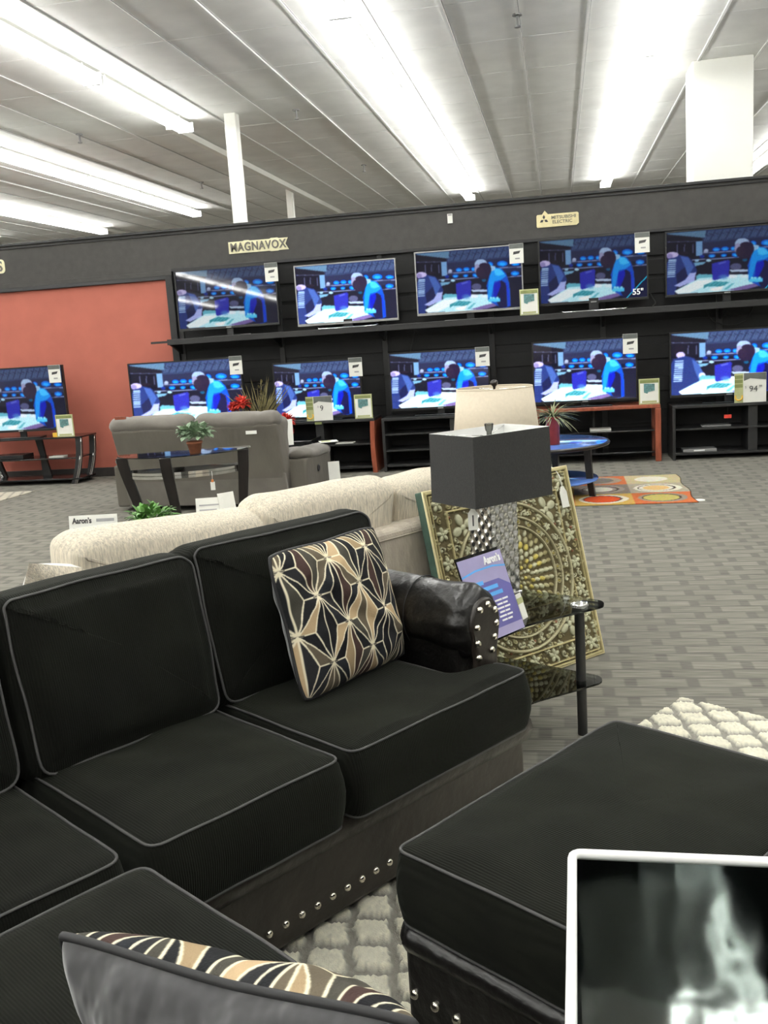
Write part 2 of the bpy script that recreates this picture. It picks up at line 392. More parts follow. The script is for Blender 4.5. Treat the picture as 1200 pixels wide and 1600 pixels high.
FRONT = Matrix.Rotation(radians(90), 4, 'X')      # text plane -> faces -Y
def T(x, y, z): return Matrix.Translation((x, y, z))
def RZ(a): return Matrix.Rotation(a, 4, 'Z')
def RX(a): return Matrix.Rotation(a, 4, 'X')
def RY(a): return Matrix.Rotation(a, 4, 'Y')

# raster painting (numpy) used for vertex colours -----------------------------
def fill(img, X, Y, poly, col, a=1.0):
    inside = np.zeros(X.shape, bool); n = len(poly); j = n-1
    for i in range(n):
        xi, yi = poly[i]; xj, yj = poly[j]
        if yi != yj:
            c = ((yi > Y) != (yj > Y)) & (X < (xj-xi)*(Y-yi)/(yj-yi)+xi)
            inside ^= c
        j = i
    img[inside] = img[inside]*(1-a)+np.array(col)*a
def ell(img, X, Y, cx, cy, rx, ry, col, a=1.0, soft=0.0):
    d = ((X-cx)/rx)**2+((Y-cy)/ry)**2
    if soft > 0:
        k = np.clip((1-d)/soft, 0, 1)[..., None]*a; img[:] = img*(1-k)+np.array(col)*k
    else:
        k = d < 1; img[k] = img[k]*(1-a)+np.array(col)*a
def seg(img, X, Y, x0, y0, x1, y1, w, col, a=1.0):
    dx, dy = x1-x0, y1-y0; t = np.clip(((X-x0)*dx+(Y-y0)*dy)/(dx*dx+dy*dy+1e-9), 0, 1)
    k = np.hypot(X-x0-t*dx, Y-y0-t*dy) < w/2; img[k] = img[k]*(1-a)+np.array(col)*a
def lin(c): c = np.asarray(c, float)/255.0; return np.where(c <= 0.04045, c/12.92, ((c+0.055)/1.055)**2.4)
def blur(img, n=1):
    for _ in range(n):
        p = np.pad(img, ((1, 1), (1, 1), (0, 0)), 'edge'); img = (p[:-2, 1:-1]+p[2:, 1:-1]+p[1:-1, :-2]+p[1:-1, 2:]+p[1:-1, 1:-1]*2)/6
    return img
def grid_mesh(name, nu, nv, pos, paint):
    """pos (nv,nu,3) array, paint (nv,nu,3) linear colours"""
    me = bpy.data.meshes.new(name)
    idx = np.arange(nu*nv).reshape(nv, nu)
    f = np.stack([idx[:-1, :-1], idx[:-1, 1:], idx[1:, 1:], idx[1:, :-1]], -1).reshape(-1, 4)
    me.vertices.add(nu*nv); me.vertices.foreach_set('co', pos.reshape(-1).astype(np.float32))
    me.loops.add(len(f)*4); me.loops.foreach_set('vertex_index', f.reshape(-1).astype(np.int32))
    me.polygons.add(len(f)); me.polygons.foreach_set('loop_start', np.arange(0, len(f)*4, 4, dtype=np.int32))
    me.polygons.foreach_set('loop_total', np.full(len(f), 4, dtype=np.int32))
    me.update(calc_edges=True)
    me.polygons.foreach_set('use_smooth', np.ones(len(f), bool))
    set_paint(me, paint.reshape(-1, 3)); me.update(); return me
def set_paint(me, cols):
    at = me.attributes.new('paint', 'FLOAT_COLOR', 'POINT')
    c = np.ones((len(cols), 4), np.float32); c[:, :3] = cols; at.data.foreach_set('color', c.reshape(-1))
# ------------------------------------------------------------------ SETTING
X0, X1, Y0, Y1, ZC = -18.0, 8.5, -16.0, 25.0, 4.25
WY = 11.0                                   # face of the television wall
def struct(mb, name, **k):
    o = mb.build(name, **k); o['kind'] = 'structure'; return o
struct(MB().box(X0, X1, Y0, Y1, -0.1, 0, 'carpet'), 'floor')
struct(MB().box(X0, X1, Y0, Y1, ZC, ZC+0.1, 'ceiling'), 'ceiling')
struct(MB().box(X0-0.2, X0, Y0, Y1, 0, ZC, 'wall_paint'), 'wall_left')
struct(MB().box(X1, X1+0.2, Y0, Y1, 0, ZC, 'wall_paint'), 'wall_right')
struct(MB().box(X0, X1, Y1, Y1+0.2, 0, ZC, 'wall_paint'), 'wall_far')
struct(MB().box(X0, X1, Y0-0.2, Y0, 0, ZC, 'wall_paint'), 'wall_rear')
g = MB(); x = 1.61-0.63*28; k = 0
while x < X1:
    if X0 < x: g.box(x-0.013, x+0.013, Y0, Y1, ZC-0.012 if k % 3 else ZC-0.022, ZC, 'grid'); g.box(x+0.013, x+0.022, Y0, Y1, ZC-0.004, ZC, 'griddark')
    x += 0.63; k += 1
y = Y0+0.5
while y < Y1: g.box(X0, X1, y-0.005, y+0.005, ZC-0.003, ZC, 'grid'); y += 1.22
struct(g, 'trim_1')
struct(MB().box(-4.70, -4.61, 11.9, Y1, ZC-0.09, ZC-0.01, 'white_paint'), 'trim_2')      # surface raceway beyond the light row
struct(MB().box(-9.9, -9.82, 14.0, Y1, ZC-0.07, ZC-0.01, 'white_paint'), 'trim_3')
# black television wall
struct(MB().box(-4.5, 6.5, WY+0.02, WY+0.3, 0, 2.4, 'black_panel'), 'wall_television')
struct(MB().box(-12, -4.5, WY, WY+0.3, 0, 2.4, 'red_wall'), 'wall_red')
f = MB().box(-12, 6.5, WY-0.02, WY+0.32, 2.40, 2.84, 'fascia'); struct(f, 'wall_fascia')
t = MB(); t.box(-12, 6.5, WY-0.045, WY+0.34, 2.835, 2.865, 'black_edge'); t.box(-12, 6.5, WY-0.035, WY+0.02, 2.80, 2.815, 'black_edge')
struct(t, 'trim_4', bevel=0.004)
t = MB(); t.box(-12, -4.44, WY-0.05, WY+0.01, 2.30, 2.345, 'black_edge'); t.box(-12, -4.44, WY-0.03, WY+0.01, 2.345, 2.40, 'fascia')
t.box(-4.52, -4.44, WY-0.05, WY+0.02, 0.0, 2.345, 'black_edge'); t.box(-4.44, 6.5, WY-0.04, WY+0.02, 2.385, 2.42, 'black_edge')
struct(t, 'trim_5', bevel=0.004)
struct(MB().box(-12, -4.52, WY-0.025, WY, 0, 0.11, 'baseboard'), 'baseboard_red', bevel=0.004)
struct(MB().box(-12, -4.3, WY+0.35, WY+0.6, 2.80, 2.90, 'white_paint'), 'trim_6')
s = MB()                                     # shelf uprights and slat joints of the black wall
for x in np.arange(-4.4, 6.4, 1.22):
    s.box(x-0.03, x+0.03, WY-0.012, WY+0.02, 0.0, 2.385, 'black_edge')
for z in (0.35, 0.7, 1.05, 1.30, 1.75, 1.95, 2.15, 2.3): s.box(-4.44, 6.5, WY+0.004, WY+0.02, z, z+0.16, 'black_panel')
struct(s, 'trim_7', bevel=0.003)
# columns beyond the wall
struct(MB().box(1.545, 2.19, 11.8, 12.4, 0, ZC, 'white_paint'), 'trim_8', bevel=0.01)
c_ = MB(); c_.box(-3.90, -3.755, 11.78, 11.93, 0, ZC, 'white_paint'); struct(c_, 'trim_9', bevel=0.008)
struct(MB().box(-4.84, -4.72, 17.8, 17.92, 0, ZC-0.02, 'white_paint'), 'trim_10', bevel=0.008)

# ------------------------------------------------------------------ CEILING LIGHTS
def make_strip():
    r = empty('strip_light')
    h = MB(); h.box(-0.055, 0.055, -1.2, 1.2, 0.05, 0.115, 'fixture'); h.box(-0.10, 0.10, -1.215, -1.2, 0.0, 0.115, 'fixture'); h.box(-0.10, 0.10, 1.2, 1.215, 0.0, 0.115, 'fixture')
    h.box(-0.02, 0.02, -1.0, -0.96, 0.115, 0.16, 'fixture'); h.box(-0.02, 0.02, 0.96, 1.0, 0.115, 0.16, 'fixture')
    h.build('housing', r, bevel=0.004)
    for sx in (-0.075, 0.075):
        MB().tube([(sx, -1.19, 0.028), (sx, 1.19, 0.028)], 0.023, 'tube', n=8).build('lamp_tube', r)
    return r
def copy_tree(o, parent=None):
    c = o.copy(); COL.objects.link(c)
    if parent: c.parent = parent
    for ch in list(o.children): copy_tree(ch, c)
    return c
rows = [(-12.58, 20.7, 'fluorescent strip light in the farthest row out beyond the red wall'),
        (-9.86, 20.7, 'fluorescent strip light in the second row beyond the slim white post'),
        (-7.14, 19.3, 'bare-tube strip light in the lower left ceiling row over the red wall'),
        (-4.42, 11.86, 'bare-tube strip light in the upper left row, in line with slim white post'),
        (-1.70, 20.6, 'bare-tube strip light in the middle ceiling row above the shelf televisions'),
        (1.0, 20.5, 'bare-tube strip light in the ceiling row just left of the wide white column'),
        (3.72, 20.5, 'bare-tube strip light in the ceiling row right of the wide white column')]
proto = make_strip(); first = True
for rx, yend, lab in rows:
    y = yend-1.22
    while y > (-14.5 if rx < -9 else -6.5):
        o = proto if first else copy_tree(proto); first = False
        o.location = (rx, y, ZC-0.16); tag(o, lab, 'ceiling light', 'fluorescent strips, '+lab.split(' in the ')[1])
        y -= 2.44
# sprinklers
def sprinkler(x, y, lab):
    r = empty('sprinkler', (x, y, ZC), 0, lab, 'sprinkler', 'ceiling sprinkler heads')
    MB().cyl((0, 0), 0.045, -0.012, 0, 'greyplastic', 16).build('escutcheon', r)
    m = MB(); m.cyl((0, 0), 0.012, -0.10, -0.01, 'greyplastic', 10); m.cyl((0, 0), 0.028, -0.112, -0.10, 'greyplastic', 12); m.build('head', r)
for x, y, lab in ((-3.05, 12.0, 'small ceiling sprinkler right of the slim white post, nearer the camera'), (-3.05, 16.2, 'small ceiling sprinkler above the shelf wall, between two seams'),
                  (-5.9, 16.3, 'small ceiling sprinkler left of the slim white post, between two light rows'), (-5.9, 12.0, 'small ceiling sprinkler between the two bright left light rows'),
                  (-0.28, 9.4, 'tiny ceiling sprinkler on the seam between the middle and right light rows')):
    sprinkler(x, y, lab)

# ------------------------------------------------------------------ SHELF
sh = empty('wall_shelf', (0, WY, 1.56), 0, 'long black shelf under the upper row of televisions', 'shelf')
m = MB(); m.box(-4.42, 6.4, -0.42, -0.04, 0.0, 0.035, 'black_edge'); m.box(-4.42, 6.4, -0.425, -0.405, -0.02, 0.045, 'black_edge'); m.build('shelf_board', sh, bevel=0.004)
for x in np.arange(-4.4, 6.4, 1.22):
    b = MB(); b.add([(x-0.012, -0.40, 0), (x-0.012, -0.04, 0), (x-0.012, -0.04, -0.13), (x-0.012, -0.38, -0.02), (x+0.012, -0.40, 0), (x+0.012, -0.04, 0), (x+0.012, -0.04, -0.13), (x+0.012, -0.38, -0.02)],
                    [(0, 1, 2, 3), (7, 6, 5, 4), (0, 4, 5, 1), (1, 5, 6, 2), (2, 6, 7, 3), (3, 7, 4, 0)], 'black_edge'); b.build('bracket', sh)
b = MB(); b.prism([(-4.62, -0.42), (-4.40, -0.42), (-4.40, -0.04)], 0.005, 0.03, 'black_edge'); b.build('end_bracket', sh)

# ------------------------------------------------------------------ THE TELEVISION PICTURE
NU, NV = 208, 117
def tv_picture(variant=0):
    uu, vv = np.meshgrid(np.linspace(0, 1, NU), np.linspace(0, 1, NV))
    X = 110+950*uu+45*vv; Y = 120-75*uu+572*vv
    rng = np.random.RandomState(3)
    im = np.zeros((NV, NU, 3)); im[:] = (26, 26, 52)
    F = lambda p, c, a=1.0: fill(im, X, Y, p, np.array(c, float), a)
    E_ = lambda cx, cy, rx, ry, c, a=1.0, s=0.0: ell(im, X, Y, cx, cy, rx, ry, c, a, s)
    Ln = lambda x0, y0, x1, y1, w, c, a=1.0: seg(im, X, Y, x0, y0, x1, y1, w, c, a)
    F([(380, 200), (1100, 150), (1100, 290), (380, 330)], (42, 46, 80))
    F([(110, 120), (1075, 40), (1070, 150), (700, 180), (390, 212), (150, 150)], (52, 66, 104))
    for i in range(46):                                      # lattice pattern of the shop ceiling
        a = 400+i*15; Ln(a, 190-i*1.2, a+34, 105-i*1.2, 4, (112, 136, 172) if i % 4 else (40, 50, 84), .85)
        if i % 3 == 0: Ln(a, 130-i*1.4, a+50, 150-i*1.4, 6, (30, 40, 70), .9)
    F([(110, 120), (420, 97), (420, 165), (400, 165), (150, 138)], (96, 130, 160))
    F([(105, 128), (400, 165), (400, 205), (110, 200)], (30, 28, 44))
    F([(110, 200), (352, 200), (360, 345), (115, 345)], (20, 18, 38))
    for x_ in (205, 262, 330): Ln(x_, 225, x_+3, 300, 9, (92, 96, 130))
    Ln(120, 200, 350, 197, 6, (90, 96, 130))
    F([(350, 198), (402, 196), (408, 330), (360, 335)], (118, 160, 202))
    F([(340, 330), (700, 310), (710, 520), (350, 520)], (26, 26, 46))
    for (a, b, c, d) in ((400, 305, 690, 286), (335, 368, 712, 345), (870, 257, 1078, 243), (940, 342, 1084, 330)): Ln(a, b, c, d, 9, (140, 152, 192))
    for (cx, cy, rx, ry) in ((515, 273, 29, 18), (583, 267, 29, 19), (645, 265, 20, 18), (485, 330, 27, 16), (578, 327, 23, 14), (670, 322, 31, 18), (795, 222, 26, 24), (905, 215, 48, 26), (1022, 218, 38, 18), (1022, 306, 38, 21)):
        E_(cx, cy, rx+5, ry+5, (8, 30, 110)); E_(cx, cy, rx, ry, (6, 120, 226)); E_(cx, cy+4, rx*.6, ry*.5, (40, 172, 250))
    E_(408, 336, 20, 14, (24, 50, 150)); E_(435, 284, 17, 17, (176, 190, 220)); F([(420, 284), (455, 284), (450, 303), (415, 303)], (150, 160, 190))
    F([(330, 395), (445, 385), (430, 405), (345, 430)], (120, 170, 200)); E_(462, 374, 22, 11, (170, 210, 230)); E_(370, 372, 18, 14, (150, 190, 220)); E_(745, 370, 20, 14, (20, 90, 130))
    E_(680, 430, 45, 30, (90, 92, 130)); F([(630, 460), (800, 455), (800, 478), (650, 480)], (180, 200, 225))
    # person at the left
    if variant == 0:
        E_(262, 302, 40, 14, (36, 26, 44))
        F([(150, 345), (225, 318), (300, 335), (350, 400), (380, 470), (340, 560), (230, 610), (215, 690), (120, 690), (125, 420)], (44, 62, 128))
        F([(235, 330), (300, 345), (352, 430), (310, 520), (280, 430)], (74, 104, 176))
        F([(280, 430), (310, 520), (230, 600), (215, 500)], (30, 36, 84))
        for k in range(9): F([(142, 365+k*19), (205, 360+k*19), (209, 371+k*19), (146, 376+k*19)], (176, 206, 236))
        E_(172, 318, 48, 27, (196, 186, 226)); E_(150, 330, 26, 22, (150, 140, 190))
        F([(322, 490), (372, 480), (365, 560), (250, 618), (205, 605), (290, 550)], (176, 186, 240))
    else:
        E_(190, 270, 44, 62, (26, 20, 40)); E_(205, 312, 36, 30, (190, 180, 225))
        F([(150, 350), (250, 320), (320, 340), (380, 440), (420, 540), (330, 590), (215, 690), (120, 690), (125, 420)], (40, 58, 122))
        for k in range(11): F([(160, 365+k*19), (232, 360+k*19), (236, 371+k*19), (164, 376+k*19)], (176, 206, 236))
        F([(300, 350), (350, 380), (420, 500), (380, 560), (330, 450)], (70, 100, 170)); E_(395, 500, 28, 30, (200, 210, 240))
    # counter
    F([(375, 515), (395, 498), (500, 500), (505, 545), (380, 560)], (110, 186, 206))
    F([(210, 655), (400, 535), (520, 530), (650, 505), (800, 500), (900, 535), (895, 585), (700, 650), (480, 668), (240, 682)], (196, 240, 252))
    F([(215, 655), (390, 555), (510, 550), (470, 600), (330, 672), (230, 676)], (240, 252, 255))
    F([(440, 600), (520, 566), (650, 572), (590, 612), (470, 612), (445, 630)], (60, 152, 168))
    for k in range(5): Ln(480+k*32, 600, 510+k*32, 575, 4, (150, 220, 230))
    F([(600, 640), (660, 585), (680, 585), (625, 645)], (110, 190, 205)); F([(500, 630), (600, 605), (580, 650), (490, 655)], (250, 255, 255))
    E_(650, 520, 60, 22, (236, 246, 255), .9, .6); E_(760, 520, 50, 20, (226, 240, 250), .8, .6)
    F([(630, 645), (780, 600), (900, 572), (900, 600), (780, 640), (700, 652)], (128, 110, 168))
    # the bag
    F([(488, 402), (615, 366), (630, 378), (632, 520), (522, 556), (506, 545)], (48, 52, 176)); F([(540, 395), (600, 378), (602, 392), (545, 412)], (90, 100, 200))
    E_(590, 525, 50, 30, (90, 150, 210), .7, .9)
    # man at the counter
    F([(770, 420), (800, 290), (830, 245), (900, 260), (945, 310), (972, 390), (985, 470), (998, 610), (960, 625), (930, 640), (790, 560)], (6, 84, 200))
    F([(800, 300), (835, 250), (900, 268), (945, 330), (900, 365), (840, 380), (815, 540), (786, 535), (786, 400)], (22, 150, 236))
    F([(830, 262), (880, 262), (935, 310), (880, 330), (845, 320)], (70, 190, 250))
    F([(850, 400), (905, 372), (945, 400), (965, 620), (900, 640), (862, 560)], (24, 22, 76)); F([(835, 400), (890, 375), (900, 420), (868, 520), (838, 520)], (10, 30, 186))
    Ln(950, 400, 985, 600, 14, (20, 60, 210))
    F([(790, 230), (840, 240), (842, 268), (812, 290), (786, 262)], (150, 190, 226))
    E_(735, 275, 72, 84, (44, 32, 62)); F([(690, 300), (720, 350), (770, 348), (800, 280)], (44, 32, 62))
    E_(712, 222, 58, 50, (160, 184, 216)); E_(742, 258, 56, 52, (44, 32, 62)); E_(678, 260, 22, 44, (150, 150, 184)); E_(706, 290, 36, 44, (50, 36, 64))
    F([(790, 545), (900, 538), (900, 570), (795, 576)], (90, 205, 245)); 
    for x_ in (815, 838, 872): E_(x_, 536, 12, 12, (150, 226, 250))
    im = blur(im, 2); im = 255*(im/255)**1.12
    return lin(np.clip(im*(1+rng.normal(0, .03, im.shape[:2]))[..., None]+rng.normal(0, 3, im.shape), 0, 255))
PIC = {0: tv_picture(0), 1: tv_picture(1)}
SCR = {}
def screen_mesh(w, h, mk, variant=0, corner55=False):
    key = (round(w, 2), round(h, 2), mk, variant, corner55)
    if key in SCR: return SCR[key]
    uu, vv = np.meshgrid(np.linspace(0, 1, NU), np.linspace(0, 1, NV))
    pos = np.stack([(uu-0.5)*w, np.zeros_like(uu), (0.5-vv)*h], -1)[::-1]
    p = PIC[variant]
    if corner55:
        p = p.copy(); U_, V_ = uu*w, vv*h
        k = (uu-0.80)*1.0*w+(vv-1.02)*h*1.0 > 0
        p[k] = lin((14, 20, 60)); k2 = abs((uu-0.80)*w+(vv-1.02)*h) < 0.008; p[k2] = lin((30, 170, 210))
    me = grid_mesh('screen', NU, NV, pos, p[::-1]); me.materials.append(M[mk]); SCR[key] = me; return me

def television(name, x0, x1, z0, z1, y, label, mk, frame='darkplastic', foot='bar', group=None, variant=0, tilt=0.0, bez=0.014, c55=False, base_z=None):
    w, h = x1-x0, z1-z0; r = empty('television', ((x0+x1)/2, y, (z0+z1)/2), 0, label, 'television', group)
    m = MB(); d = 0.045; b = bez
    m.box(-w/2, w/2, 0.006, d, -h/2, h/2, 'darkplastic')
    m.box(-w*0.32, w*0.32, d, d+0.05, -h*0.38, h*0.25, 'darkplastic')
    m.build('casing', r, bevel=0.004)
    m = MB()
    m.box(-w/2, -w/2+b, -0.006, 0.01, -h/2, h/2, frame); m.box(w/2-b, w/2, -0.006, 0.01, -h/2, h/2, frame)
    m.box(-w/2+b, w/2-b, -0.006, 0.01, h/2-b, h/2, frame); m.box(-w/2+b, w/2-b, -0.006, 0.01, -h/2, -h/2+b*1.8, frame)
    m.build('bezel', r, bevel=0.002)
    me = screen_mesh(w-2*b, h-2.8*b, mk, variant, c55)
    link('screen', me, r, None, T(0, 0.002, b*0.4))
    r.rotation_euler = (-radians(tilt), 0, 0)
    zb = (base_z if base_z is not None else z0-0.07)-(z0+z1)/2
    m = MB()
    if foot == 'bar':
        m.box(-0.04, 0.04, 0.03, 0.06, zb, -h/2+0.05, 'darkplastic'); m.prism([(-0.28, -0.08), (0.28, -0.08), (0.25, 0.13), (-0.25, 0.13)], zb, zb+0.014, 'black_gloss'); m.build('stand_foot', r, bevel=0.003)
    elif foot == 'chrome':
        m.tube([(-0.36, 0.0, zb+0.035), (-0.32, -0.07, zb+0.012), (-0.2, -0.09, zb+0.010), (0.2, -0.09, zb+0.010), (0.32, -0.07, zb+0.012), (0.36, 0.0, zb+0.035)], 0.008, 'chrome', n=8)
        m.box(-0.05, 0.05, 0.0, 0.04, zb, -h/2+0.05, 'darkplastic'); m.box(-0.3, 0.3, -0.06, 0.1, zb, zb+0.008, 'black_gloss'); m.build('stand_foot', r)
    m = MB(); m.box(-0.03, 0.03, -0.009, -0.005, -h/2+0.004, -h/2+0.017, 'greyplastic'); m.build('maker_badge', r)
    return r
UY, LY = 10.74, 10.52; SZ = 1.597
UG, LG = None, None
T1 = television('t', -4.32, -3.11, 1.69, 2.37, UY, 'glossy upper television at the left end of the shelf, streaked by ceiling light reflections', 'screen_dim', 'darkplastic', base_z=SZ, tilt=1.4)
T2 = television('t', -2.90, -1.74, 1.65, 2.32, UY, 'silver-edged upper television on a curved chrome foot, second from the left on the shelf', 'screen_vivid', 'greyplastic', 'chrome', base_z=SZ)
T3 = television('t', -1.53, -0.36, 1.675, 2.36, UY, 'silver-edged upper television with a washed-out picture, middle of the shelf row', 'screen_mid', 'greyplastic', base_z=SZ)
T4 = television('t', -0.19, 0.945, 1.69, 2.38, UY, 'upper television on a long chrome foot with 55" in its screen corner', 'screen_dim', 'darkplastic', 'chrome', c55=True, base_z=SZ)
T5 = television('t', 1.12, 2.36, 1.69, 2.36, UY, 'upper television at the right end of the shelf, cut by the frame edge', 'screen_dim', 'darkplastic', variant=0, c55=True, base_z=SZ)
B0 = television('t', -6.98, -5.73, 0.64, 1.40, LY, 'television on the curved-leg stand in front of the red wall', 'screen_mid', 'darkplastic', base_z=0.565)
B1 = television('t', -4.91, -3.54, 0.63, 1.36, LY, 'lower television behind the grey reclining loveseat', 'screen_vivid', 'darkplastic', base_z=0.565)
B2 = television('t', -3.18, -2.17, 0.62, 1.26, LY, 'smallest lower television, above the open stand with one orange-brown end', 'screen_vivid', 'darkplastic', base_z=0.605)
B3 = television('t', -1.85, -0.75, 0.66, 1.295, LY, 'lower television partly behind the cream lampshade', 'screen_vivid', 'darkplastic', base_z=0.595)
B4 = television('t', -0.29, 0.80, 0.65, 1.315, LY, 'lower television standing on the orange-brown framed table', 'screen_vivid', 'darkplastic', base_z=0.605)
B5 = television('t', 1.13, 2.32, 0.65, 1.325, LY, 'lower right television on the black cabinet, behind the price sign reading 94', 'screen_vivid', 'darkplastic', variant=1, base_z=0.575)
text_mesh('size_mark', '55"', 0.085, 'white_print', T4, T(0.46, -0.004, -0.265) @ FRONT, 0.001, 0.002)
text_mesh('size_mark', '55"', 0.085, 'white_print', T5, T(0.50, -0.004, -0.265) @ FRONT, 0.001, 0.002)

# ------------------------------------------------------------------ CARDS
def corner_tag(x, z, y, label, w=0.15, h=0.205):
    r = empty('hang_card', (x, y, z), 0, label, 'price card', 'cards hung on the television corners')
    m = MB(); m.box(-w/2, w/2, -0.002, 0.002, -h/2, h/2, 'paper'); m.build('card', r)
    m = MB(); m.box(-w/2+.002, w/2-.002, -0.004, -0.002, h/2-0.05, h/2-0.002, 'paper_grey'); m.build('header_print', r)
    m = MB(); m.prismY([(-0.035, -0.01), (0.03, 0.0), (0.045, 0.028), (-0.03, 0.02)], -0.004, -0.002, 'ink'); m.box(-0.015, 0.035, -0.004, -0.002, -0.06, -0.045, 'inkgrey'); m.build('mark_print', r)
    return r
for x, z, y, l in ((-3.15, 2.27, 10.70, 'white card hung on the corner of the upper television nearest the red wall'),
                   (-0.42, 2.26, 10.70, 'white card on the corner of the middle upper television'),
                   (0.885, 2.27, 10.70, 'white card on the corner of the upper television marked 55"'),
                   (-5.81, 1.30, 10.48, 'white card on the television in front of the red wall'),
                   (-3.59, 1.27, 10.48, 'white card on the television behind the loveseat'),
                   (-2.215, 1.17, 10.48, 'white card on the corner of the smallest lower television'),
                   (-0.815, 1.20, 10.48, 'white card on the lower television behind the cream lampshade'),
                   (0.73, 1.24, 10.48, 'white card on the corner of the television over the orange-brown table')):
    corner_tag(x, z, y, l)
def picture_sign(x, z0, y, label, w=0.20, h=0.265, rz=0.0):
    r = empty('picture_sign', (x, y, z0), rz, label, 'sign', 'small upright signs with a teal picture')
    m = MB(); m.box(-w/2, w/2, 0, 0.006, 0, h, 'paper_green'); m.box(-w/2+.012, w/2-.012, -0.002, 0, 0.012, h-0.012, 'paper'); m.box(-0.05, 0.05, 0.004, 0.075, 0, 0.004, 'paper'); m.build('card', r)
    m = MB(); m.box(-w/2+.012, w/2-.012, -0.004, -0.002, h-0.045, h-0.012, 'paper_olive'); m.build('border_print', r)
    MB().box(-w/2+.03, w/2-.03, -0.004, -0.002, 0.016, 0.036, 'paper_green').build('footer_print', r)
    m = MB(); m.prismY([(-0.055, h-0.14), (-0.02, h-0.155), (-0.01, h-0.135), (0.055, h-0.125), (0.055, h-0.055), (-0.055, h-0.05)], -0.0055, -0.004, 'paper_teal'); m.build('picture_print', r)
    return r
picture_sign(-5.72, 0.565, 10.40, 'upright picture sign leaning at the end of the curved-leg stand by the red wall', 0.22, 0.26)
MB_t = MB().box(-5.88, -5.83, 10.39, 10.40, 0.57, 0.62, 'yellow'); MB_t.box(-5.88, -5.83, 10.40, 10.44, 0.566, 0.57, 'yellow'); tag(MB_t.build('yellow_tab'), 'tiny yellow tab beside the picture sign by the red wall', 'tag')
picture_sign(-2.145, 0.605, 10.42, 'upright picture sign at the right end of the open stand, under the smallest lower television')
picture_sign(0.91, 0.605, 10.42, 'upright picture sign at the right end of the orange-brown table', 0.21, 0.265, 0.05)
picture_sign(-0.30, 1.606, 10.60, 'upright picture sign on the shelf between two upper televisions', 0.20, 0.27)
def price_sign(x, z0, y, txt, label, w=0.30, h=0.27):
    r = empty('price_sign', (x, y, z0), 0, label, 'price sign')
    m = MB(); m.box(-w/2, w/2, 0, 0.006, 0, h, 'paper'); m.box(-0.05, 0.05, 0.004, 0.075, 0, 0.004, 'paper'); m.build('card', r)
    m = MB(); m.box(-w/2, -w/2+0.085, -0.002, 0, 0, h, 'paper_green')
    for k in range(3): m.box(-w/2+0.004, -w/2+0.081, -0.004, -0.002, h-0.055-k*0.045, h-0.020-k*0.045, 'paper_olive')
    m.build('side_strip_print', r)
    m = MB(); m.prismY([(-w/2+0.092, h-0.08), (0.0, h-0.055), (w/2-0.002, h-0.075), (w/2-0.002, h-0.002), (-w/2+0.092, h-0.002)], -0.003, -0.001, 'paper_grey'); m.build('header_print', r)
    m = MB(); pts = [(-w/2+0.043+0.034*cos(radians(a)), 0.058+0.034*sin(radians(a))) for a in range(150, 391, 20)]
    m.tube([(p[0], -0.004, p[1]) for p in pts], 0.008, 'yellow', n=6); m.build('arrow_print', r)
    text_mesh('price_figures', txt, 0.085, 'ink', r, T(0.03, -0.004, 0.135) @ FRONT, 0.001)
    if txt == '94':
        text_mesh('cents_figures', '99', 0.03, 'ink', r, T(0.10, -0.004, 0.16) @ FRONT, 0.001)
        text_mesh('currency_mark', '$', 0.035, 'inkgrey', r, T(-0.045, -0.004, 0.155) @ FRONT, 0.001)
    else: text_mesh('currency_mark', '$', 0.03, 'inkgrey', r, T(-0.01, -0.004, 0.155) @ FRONT, 0.001)
    return r
price_sign(-2.645, 0.605, 10.41, '9', 'price sign with a figure 9 in front of the smallest lower television')
price_sign(1.91, 0.575, 10.40, '94', 'price sign reading 94 in front of the lower right television', 0.31, 0.30)

# logos on the fascia ---------------------------------------------------------
FY = WY-0.02
r = empty('wall_lettering', (-3.36, FY, 2.595), radians(0), 'cream-edged capital letters spelling a maker name on the fascia above the left televisions', 'sign')
pl = [(-0.355, -0.066), (0.13, -0.066), (0.15, -0.072), (0.235, -0.072), (0.25, -0.066), (0.362, -0.066), (0.325, 0.0), (0.358, 0.066), (0.25, 0.066), (0.235, 0.074), (0.16, 0.074), (0.14, 0.066), (-0.09, 0.066), (-0.11, 0.073), (-0.16, 0.073), (-0.18, 0.066), (-0.355, 0.066)]
m = MB(); m.prismY(pl, -0.010, 0, 'cream_letter'); m.build('cream_backing', r, bevel=0.002)
text_mesh('letters', 'MAGNAVOX', 0.130, 'sign_face', r, T(0, -0.015, -0.002) @ FRONT, 0.004, 0.003, width=0.665, spacing=1.12)
r = empty('wall_letter', (-6.62, FY, 2.61), 0, 'cream-edged capital S on the fascia at the left edge', 'sign')
m = MB(); m.prismY([(p[0], p[1]) for p in arc_poly(0.125, 0.165, 0.045, 5)], -0.010, 0, 'cream_letter'); m.build('cream_backing', r)
text_mesh('letters', 'S', 0.165, 'sign_face', r, T(0, -0.015, -0.004) @ FRONT, 0.004, 0.003)
r = empty('wall_plate', (0.025, FY, 2.60), radians(0), 'pale gold plate with three dark diamonds on the fascia above the right televisions', 'sign')
m = MB(); pl = [(-0.225, -0.06), (-0.215, -0.07), (0.20, -0.07), (0.225, -0.05), (0.225, 0.055), (0.21, 0.065), (-0.10, 0.065), (-0.135, 0.105), (-0.165, 0.065), (-0.215, 0.065), (-0.225, 0.05)]
m.prismY(pl, -0.012, 0, 'gold_plate'); m.build('plate', r, bevel=0.002)
m = MB(); cx, cz, q = -0.145, 0.01, 0.030
